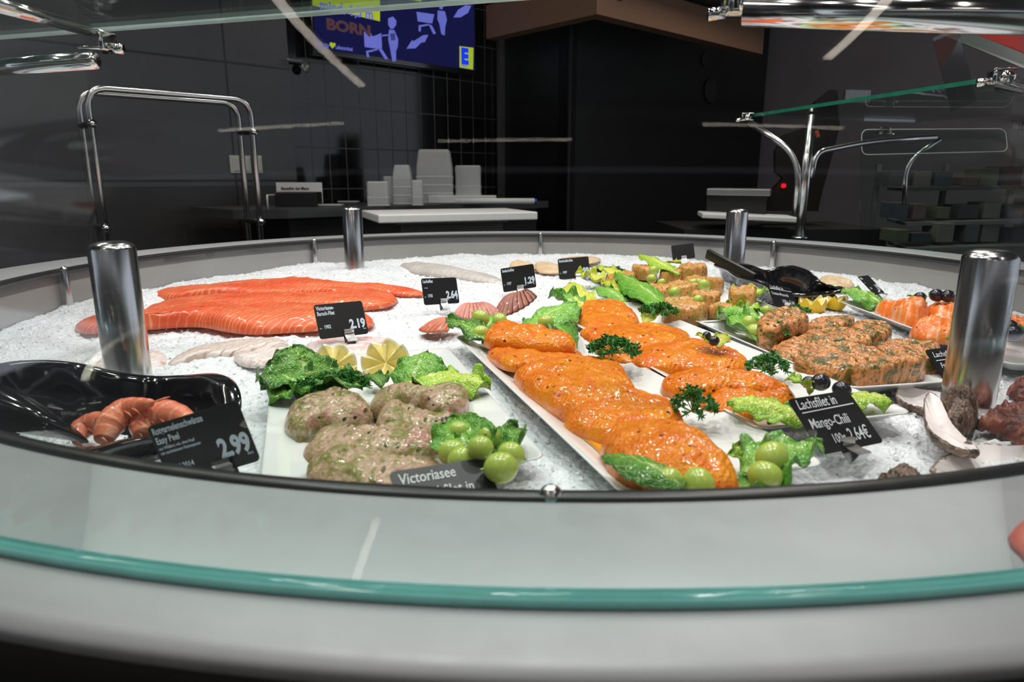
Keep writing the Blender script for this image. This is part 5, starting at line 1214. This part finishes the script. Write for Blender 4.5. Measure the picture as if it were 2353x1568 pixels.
def tub(px0, px1, pyb, pyt, label, nst=1, rim=True, depth=.11, taper=.85):
    """stack of upside down tubs"""
    a, b = W(px0, pyb, zw), W(px1, pyb, zw); m = (a + b) / 2; Y = m.y; h = D((px0 + px1) / 2, pyt, Y).z - m.z; w_ = (b - a).length; ax = (b - a).normalized(); ax.z = 0; ay = Vector((-ax.y, ax.x, 0))
    o = thing('tub_stack', m, label, 'plastic tubs', 'stacks of white plastic tubs')
    V = []; Fc = []; lev = []; k = nst
    for i in range(k): z0_ = h * (.62 * i / k); lev += [(z0_, 1.0), (z0_ + h * .03, 1.02), (z0_ + h * .05, .975)]
    lev += [(h * .66, .97), (h * .95, taper), (h, taper * .92)]
    for zz, s in lev:
        for qx, qy, a0 in ((1, 1, 0), (-1, 1, 90), (-1, -1, 180), (1, -1, 270)):
            for q in range(4):
                an = radians(a0 + 30 * q); V.append(m + ay * (depth / 2) + ax * ((w_ / 2 * s - .012) * qx + .012 * cos(an)) + ay * ((depth / 2 * s - .012) * qy + .012 * sin(an)) + Vector((0, 0, zz)))
    for l in range(len(lev) - 1):
        for i in range(16): j = (i + 1) % 16; Fc.append([l * 16 + i, l * 16 + j, (l + 1) * 16 + j, (l + 1) * 16 + i])
    Fc.append([(len(lev) - 1) * 16 + i for i in range(16)]); Fc.append(list(range(16)))
    mk('tubs', V, Fc, M_TUB, o, smooth=False, bev=.002)
tub(957, 1040, 468, 343, 'tallest stack of upside down white tubs with ridged corners', 4, taper=.86)
tub(1046, 1105, 467, 380, 'square stack of white tubs at the right of the tallest one', 3, taper=.99)
tub(902, 946, 471, 379, 'narrow tall stack of small white tubs', 3, depth=.08, taper=.8)
tub(881, 903, 468, 405, 'low stack of tubs behind the narrow tall one', 2, depth=.06, taper=.9)
tub(843, 893, 474, 417, 'pair of small white tubs at the left end of the stacks', 2, depth=.07, taper=.96)
tub(946, 972, 473, 414, 'small tubs wedged before the tallest stack', 2, depth=.05, taper=.95)
t = thing('knife', onw(955, 463), 'knife with a dark red handle on the rear worktop', 'knife')
a, b = onw(925, 463), onw(965, 462); mb = MB(); mb.tube([a + Vector((0, 0, .012)), b + Vector((0, 0, .012))], .009, 10); mb.build('handle', plain('dark red handle', (.10, .015, .012), .4), t)
mb = MB(); mb.box(b + (b - a).normalized() * .05 + Vector((0, 0, .01)), (.1, .002, .018), b - a); mb.build('blade', M_TUBE, t, smooth=False)
t = thing('paper_pad', onw(1060, 465), 'white paper pad lying in front of the tub stacks', 'paper pad'); a, b = W(985, 468, zw), W(1140, 468, zw)
mb = MB(); mb.box((a + b) / 2 + Vector((0, .03, .022)), ((b - a).length, .10, .04), b - a); mb.build('pad', M_PAPER, t, smooth=False, bev=.004)
t = thing('foil_roll', onw(1130, 468), 'long white roll with a blue end cap on the rear worktop', 'roll'); a, b = onw(1045, 470), onw(1228, 470)
mb = MB(); mb.tube([a + Vector((0, 0, .016)), b + Vector((0, 0, .016))], .0155, 18); mb.build('roll', M_PAPER, t)
mb = MB(); d = (b - a).normalized(); mb.tube([b + Vector((0, 0, .016)), b + d * .012 + Vector((0, 0, .016))], .012, 16); mb.build('end_cap', M_BLUEP, t)
# cutting board on its stand
zc = -.139; P = [W(831, 483, zc), W(869, 494, zc), W(1236, 487, zc), W(1161, 478, zc)]
c = sum(P, Vector()) / 4; t = thing('cutting_board', c - Vector((0, 0, .034)), 'thick white cutting board on a steel stand behind the far rim', 'cutting board')
V = [p for p in P] + [p - Vector((0, 0, .034)) for p in P]
mk('board', V, [[0, 1, 2, 3], [7, 6, 5, 4], [0, 4, 5, 1], [1, 5, 6, 2], [2, 6, 7, 3], [3, 7, 4, 0]], M_WHITEB, t, smooth=False, bev=.005)
t = thing('board_stand', Vector((c.x, c.y, 0)), 'steel table stand under the white cutting board', 'stand')
ax = (P[2] - P[1]).normalized(); mb = MB(); mb.box(c - Vector((0, 0, .043)) , (.50, .16, .018), ax); mb.build('top_plate', M_GREYM, t, smooth=False, bev=.003)
mb = MB(); mb.box(c - Vector((0, 0, .069)) , (.46, .15, .034), ax); mb.build('drawer_box', plain('beige grey steel', (.22, .21, .19), .4, .4), t, smooth=False)
for sx in (-.2, .2):
    for sy in (-.05, .05):
        ay = Vector((-ax.y, ax.x, 0)); mb = MB(); q = c + ax * sx + ay * sy; mb.box(Vector((q.x, q.y, (c.z - .086) / 2)), (.03, .03, c.z - .086), ax); mb.build('leg', M_GREYM, t, smooth=False)

# ------------------------------------------------------------------ right side: scale, slicer, rear showcase
def boxobj(name, cpx, Y, size, mat, label, cat, ax=None, yaw=0, group=None, bev=.004, dz=0):
    c = D(*cpx, Y); mb = MB(); mb.box(c + Vector((0, 0, dz)), size, Vector((cos(yaw), sin(yaw), 0))); return props(mb.build(name, mat, smooth=False, bev=bev), label, cat, group)
ct = D(1830, 515, 3.2).z
mb = MB(); q = D(1950, 517, 3.35); mb.box(Vector((q.x - .42, q.y, q.z - .45)), (.9, .6, .90), (1, .0, 0)); props(mb.build('service_counter', M_DARK, smooth=False), 'dark service counter behind the far rim at the right', 'counter')
zc2 = q.z
t = thing('white_board', D(1715, 500, 3.15), 'long white board lying on the dark service counter', 'cutting board')
mb = MB(); a, b = D(1608, 493, 3.12), D(1822, 503, 3.05); mb.box((a + b) / 2, ((b - a).length, .25, .022), b - a); mb.build('board', M_WHITEB, t, smooth=False, bev=.005)
t = thing('grey_platform', D(1700, 440, 3.3), 'flat grey weighing platform above the long white board', 'scale')
mb = MB(); a, b = D(1630, 440, 3.3), D(1772, 442, 3.2); mb.box((a + b) / 2, ((b - a).length, .25, .03), b - a); mb.build('platform', M_GREYM, t, smooth=False, bev=.004)
mb = MB(); mb.box((a + b) / 2 + Vector((0, .02, -.06)), (.26, .2, .09), b - a); mb.build('body', M_DARK, t, smooth=False)
t = thing('slicing_machine', D(1850, 420, 3.3), 'tall black slicing machine with a red light behind the stand', 'machine')
Yq = 3.3; prof = [(1765, 485), (1762, 450), (1800, 410), (1782, 395), (1782, 345), (1800, 310), (1860, 290), (1875, 230), (1905, 206), (1925, 208), (1930, 290), (1915, 350), (1890, 440), (1880, 486)]
n = len(prof); V = [D(x, y, Yq) for x, y in prof] + [D(x, y, Yq) + Vector((.05, .16, 0)) for x, y in prof]
mk('body', V, [list(range(n)), list(range(n, 2 * n))[::-1]] + [[i, (i + 1) % n, n + (i + 1) % n, n + i] for i in range(n)], plain('dark brown black casing', (.018, .014, .013), .35), t, smooth=False)
mb = MB(); mb.box(D(1968, 222, 3.32), (.13, .02, .055), (1, .2, 0)); mb.build('display_arm', M_GREYM, t, smooth=False)
p = D(1800, 427, Yq - .01); mb = MB(); mb.tube([p, p + Vector((0, -.008, 0))], .011, 16); mb.build('indicator', E_RED, t)
p = D(1878, 308, 3.2); mb = MB(); mb.box(p, (.014, .01, .028), (1, .3, .5)); mb.build('orange_tag', plain('orange paper', (.6, .12, .02), .5), t, smooth=False)
# posters and shelf goods seen dimly right of the cold room
Pn = (PC2 + PC) / 2
for (x, y, r, Y, lab) in ((1623, 137, .055, 0, 'round pale emblem high on the black block'), (1634, 208, .085, 0, 'larger round pale emblem below the first one')):
    u, f, g_ = ray(x, y); q = PC + NA * .012; tt = (q.x * NA.x + q.y * NA.y) / (u * NA.x + f * NA.y)
    # right face plane: normal = NA
    p = Vector((u * tt, f * tt, EYE + g_ * tt)); mb = MB(); Q = NA.to_track_quat('Z', 'Y').to_matrix()
    mb.lathe((0, 0, 0), [(.001, .004), (r, .004), (r * 1.06, .0)], 32); mb.v = [p + Q @ v for v in mb.v]
    props(mb.build('round_emblem', plain('emblem grey', (.030, .028, .027), .6), smooth=False), lab, 'emblem')
# rear showcase shelves
rs = random.Random(11)
sc = thing('rear_showcase', D(2180, 560, 3.0), 'dim rear showcase with steel shelves behind the right glass', 'showcase')
for k, (yy, Y) in enumerate(((430, 3.1), (505, 3.0), (560, 2.9))):
    a, b = D(2060, yy + 5, Y + .1), D(2500, yy - 4, Y - .1); mb = MB(); mb.box((a + b) / 2, ((b - a).length, .35, .014), b - a); mb.build('shelf', M_GREYM if k else plain('dark shelf', (.07, .07, .075), .4), sc, smooth=False)
for k in range(3):
    a = D(2040 + 160 * k, 430, 3.12); mb = MB(); mb.box(Vector((a.x, a.y + .1, a.z - .3)), (.02, .02, .8)); mb.build('upright', M_GREYM, sc, smooth=False)
cols = [(.10, .10, .11), (.16, .15, .14), (.07, .08, .10), (.14, .10, .09), (.10, .12, .07), (.05, .05, .06), (.18, .17, .15)]
names = ['grey carton', 'beige carton', 'slate carton', 'brown carton', 'olive carton', 'black carton', 'pale carton']
pos = ['at the left end', 'second from the left', 'third from the left', 'in the middle', 'right of the middle', 'second from the right', 'at the right end']
for row, (yy, Y, nb) in enumerate(((428, 3.1, 6), (502, 3.0, 7), (556, 2.9, 7))):
    for k in range(nb):
        x = 2055 + k * 52 + rs.uniform(-8, 8); c = D(x, yy, Y - .0); h = rs.uniform(.035, .085); w_ = rs.uniform(.05, .09); i = (k + row * 2) % 7
        mb = MB(); mb.box(Vector((c.x, c.y + .02, c.z + h / 2 + .002)), (w_, .12, h))
        props(mb.build('carton', plain(names[i] + str(row), cols[i], .6), smooth=False, bev=.002), '%s on the %s showcase shelf, %s' % (names[i], ['upper', 'middle', 'lower'][row], pos[k]), 'carton', 'cartons in the rear showcase')
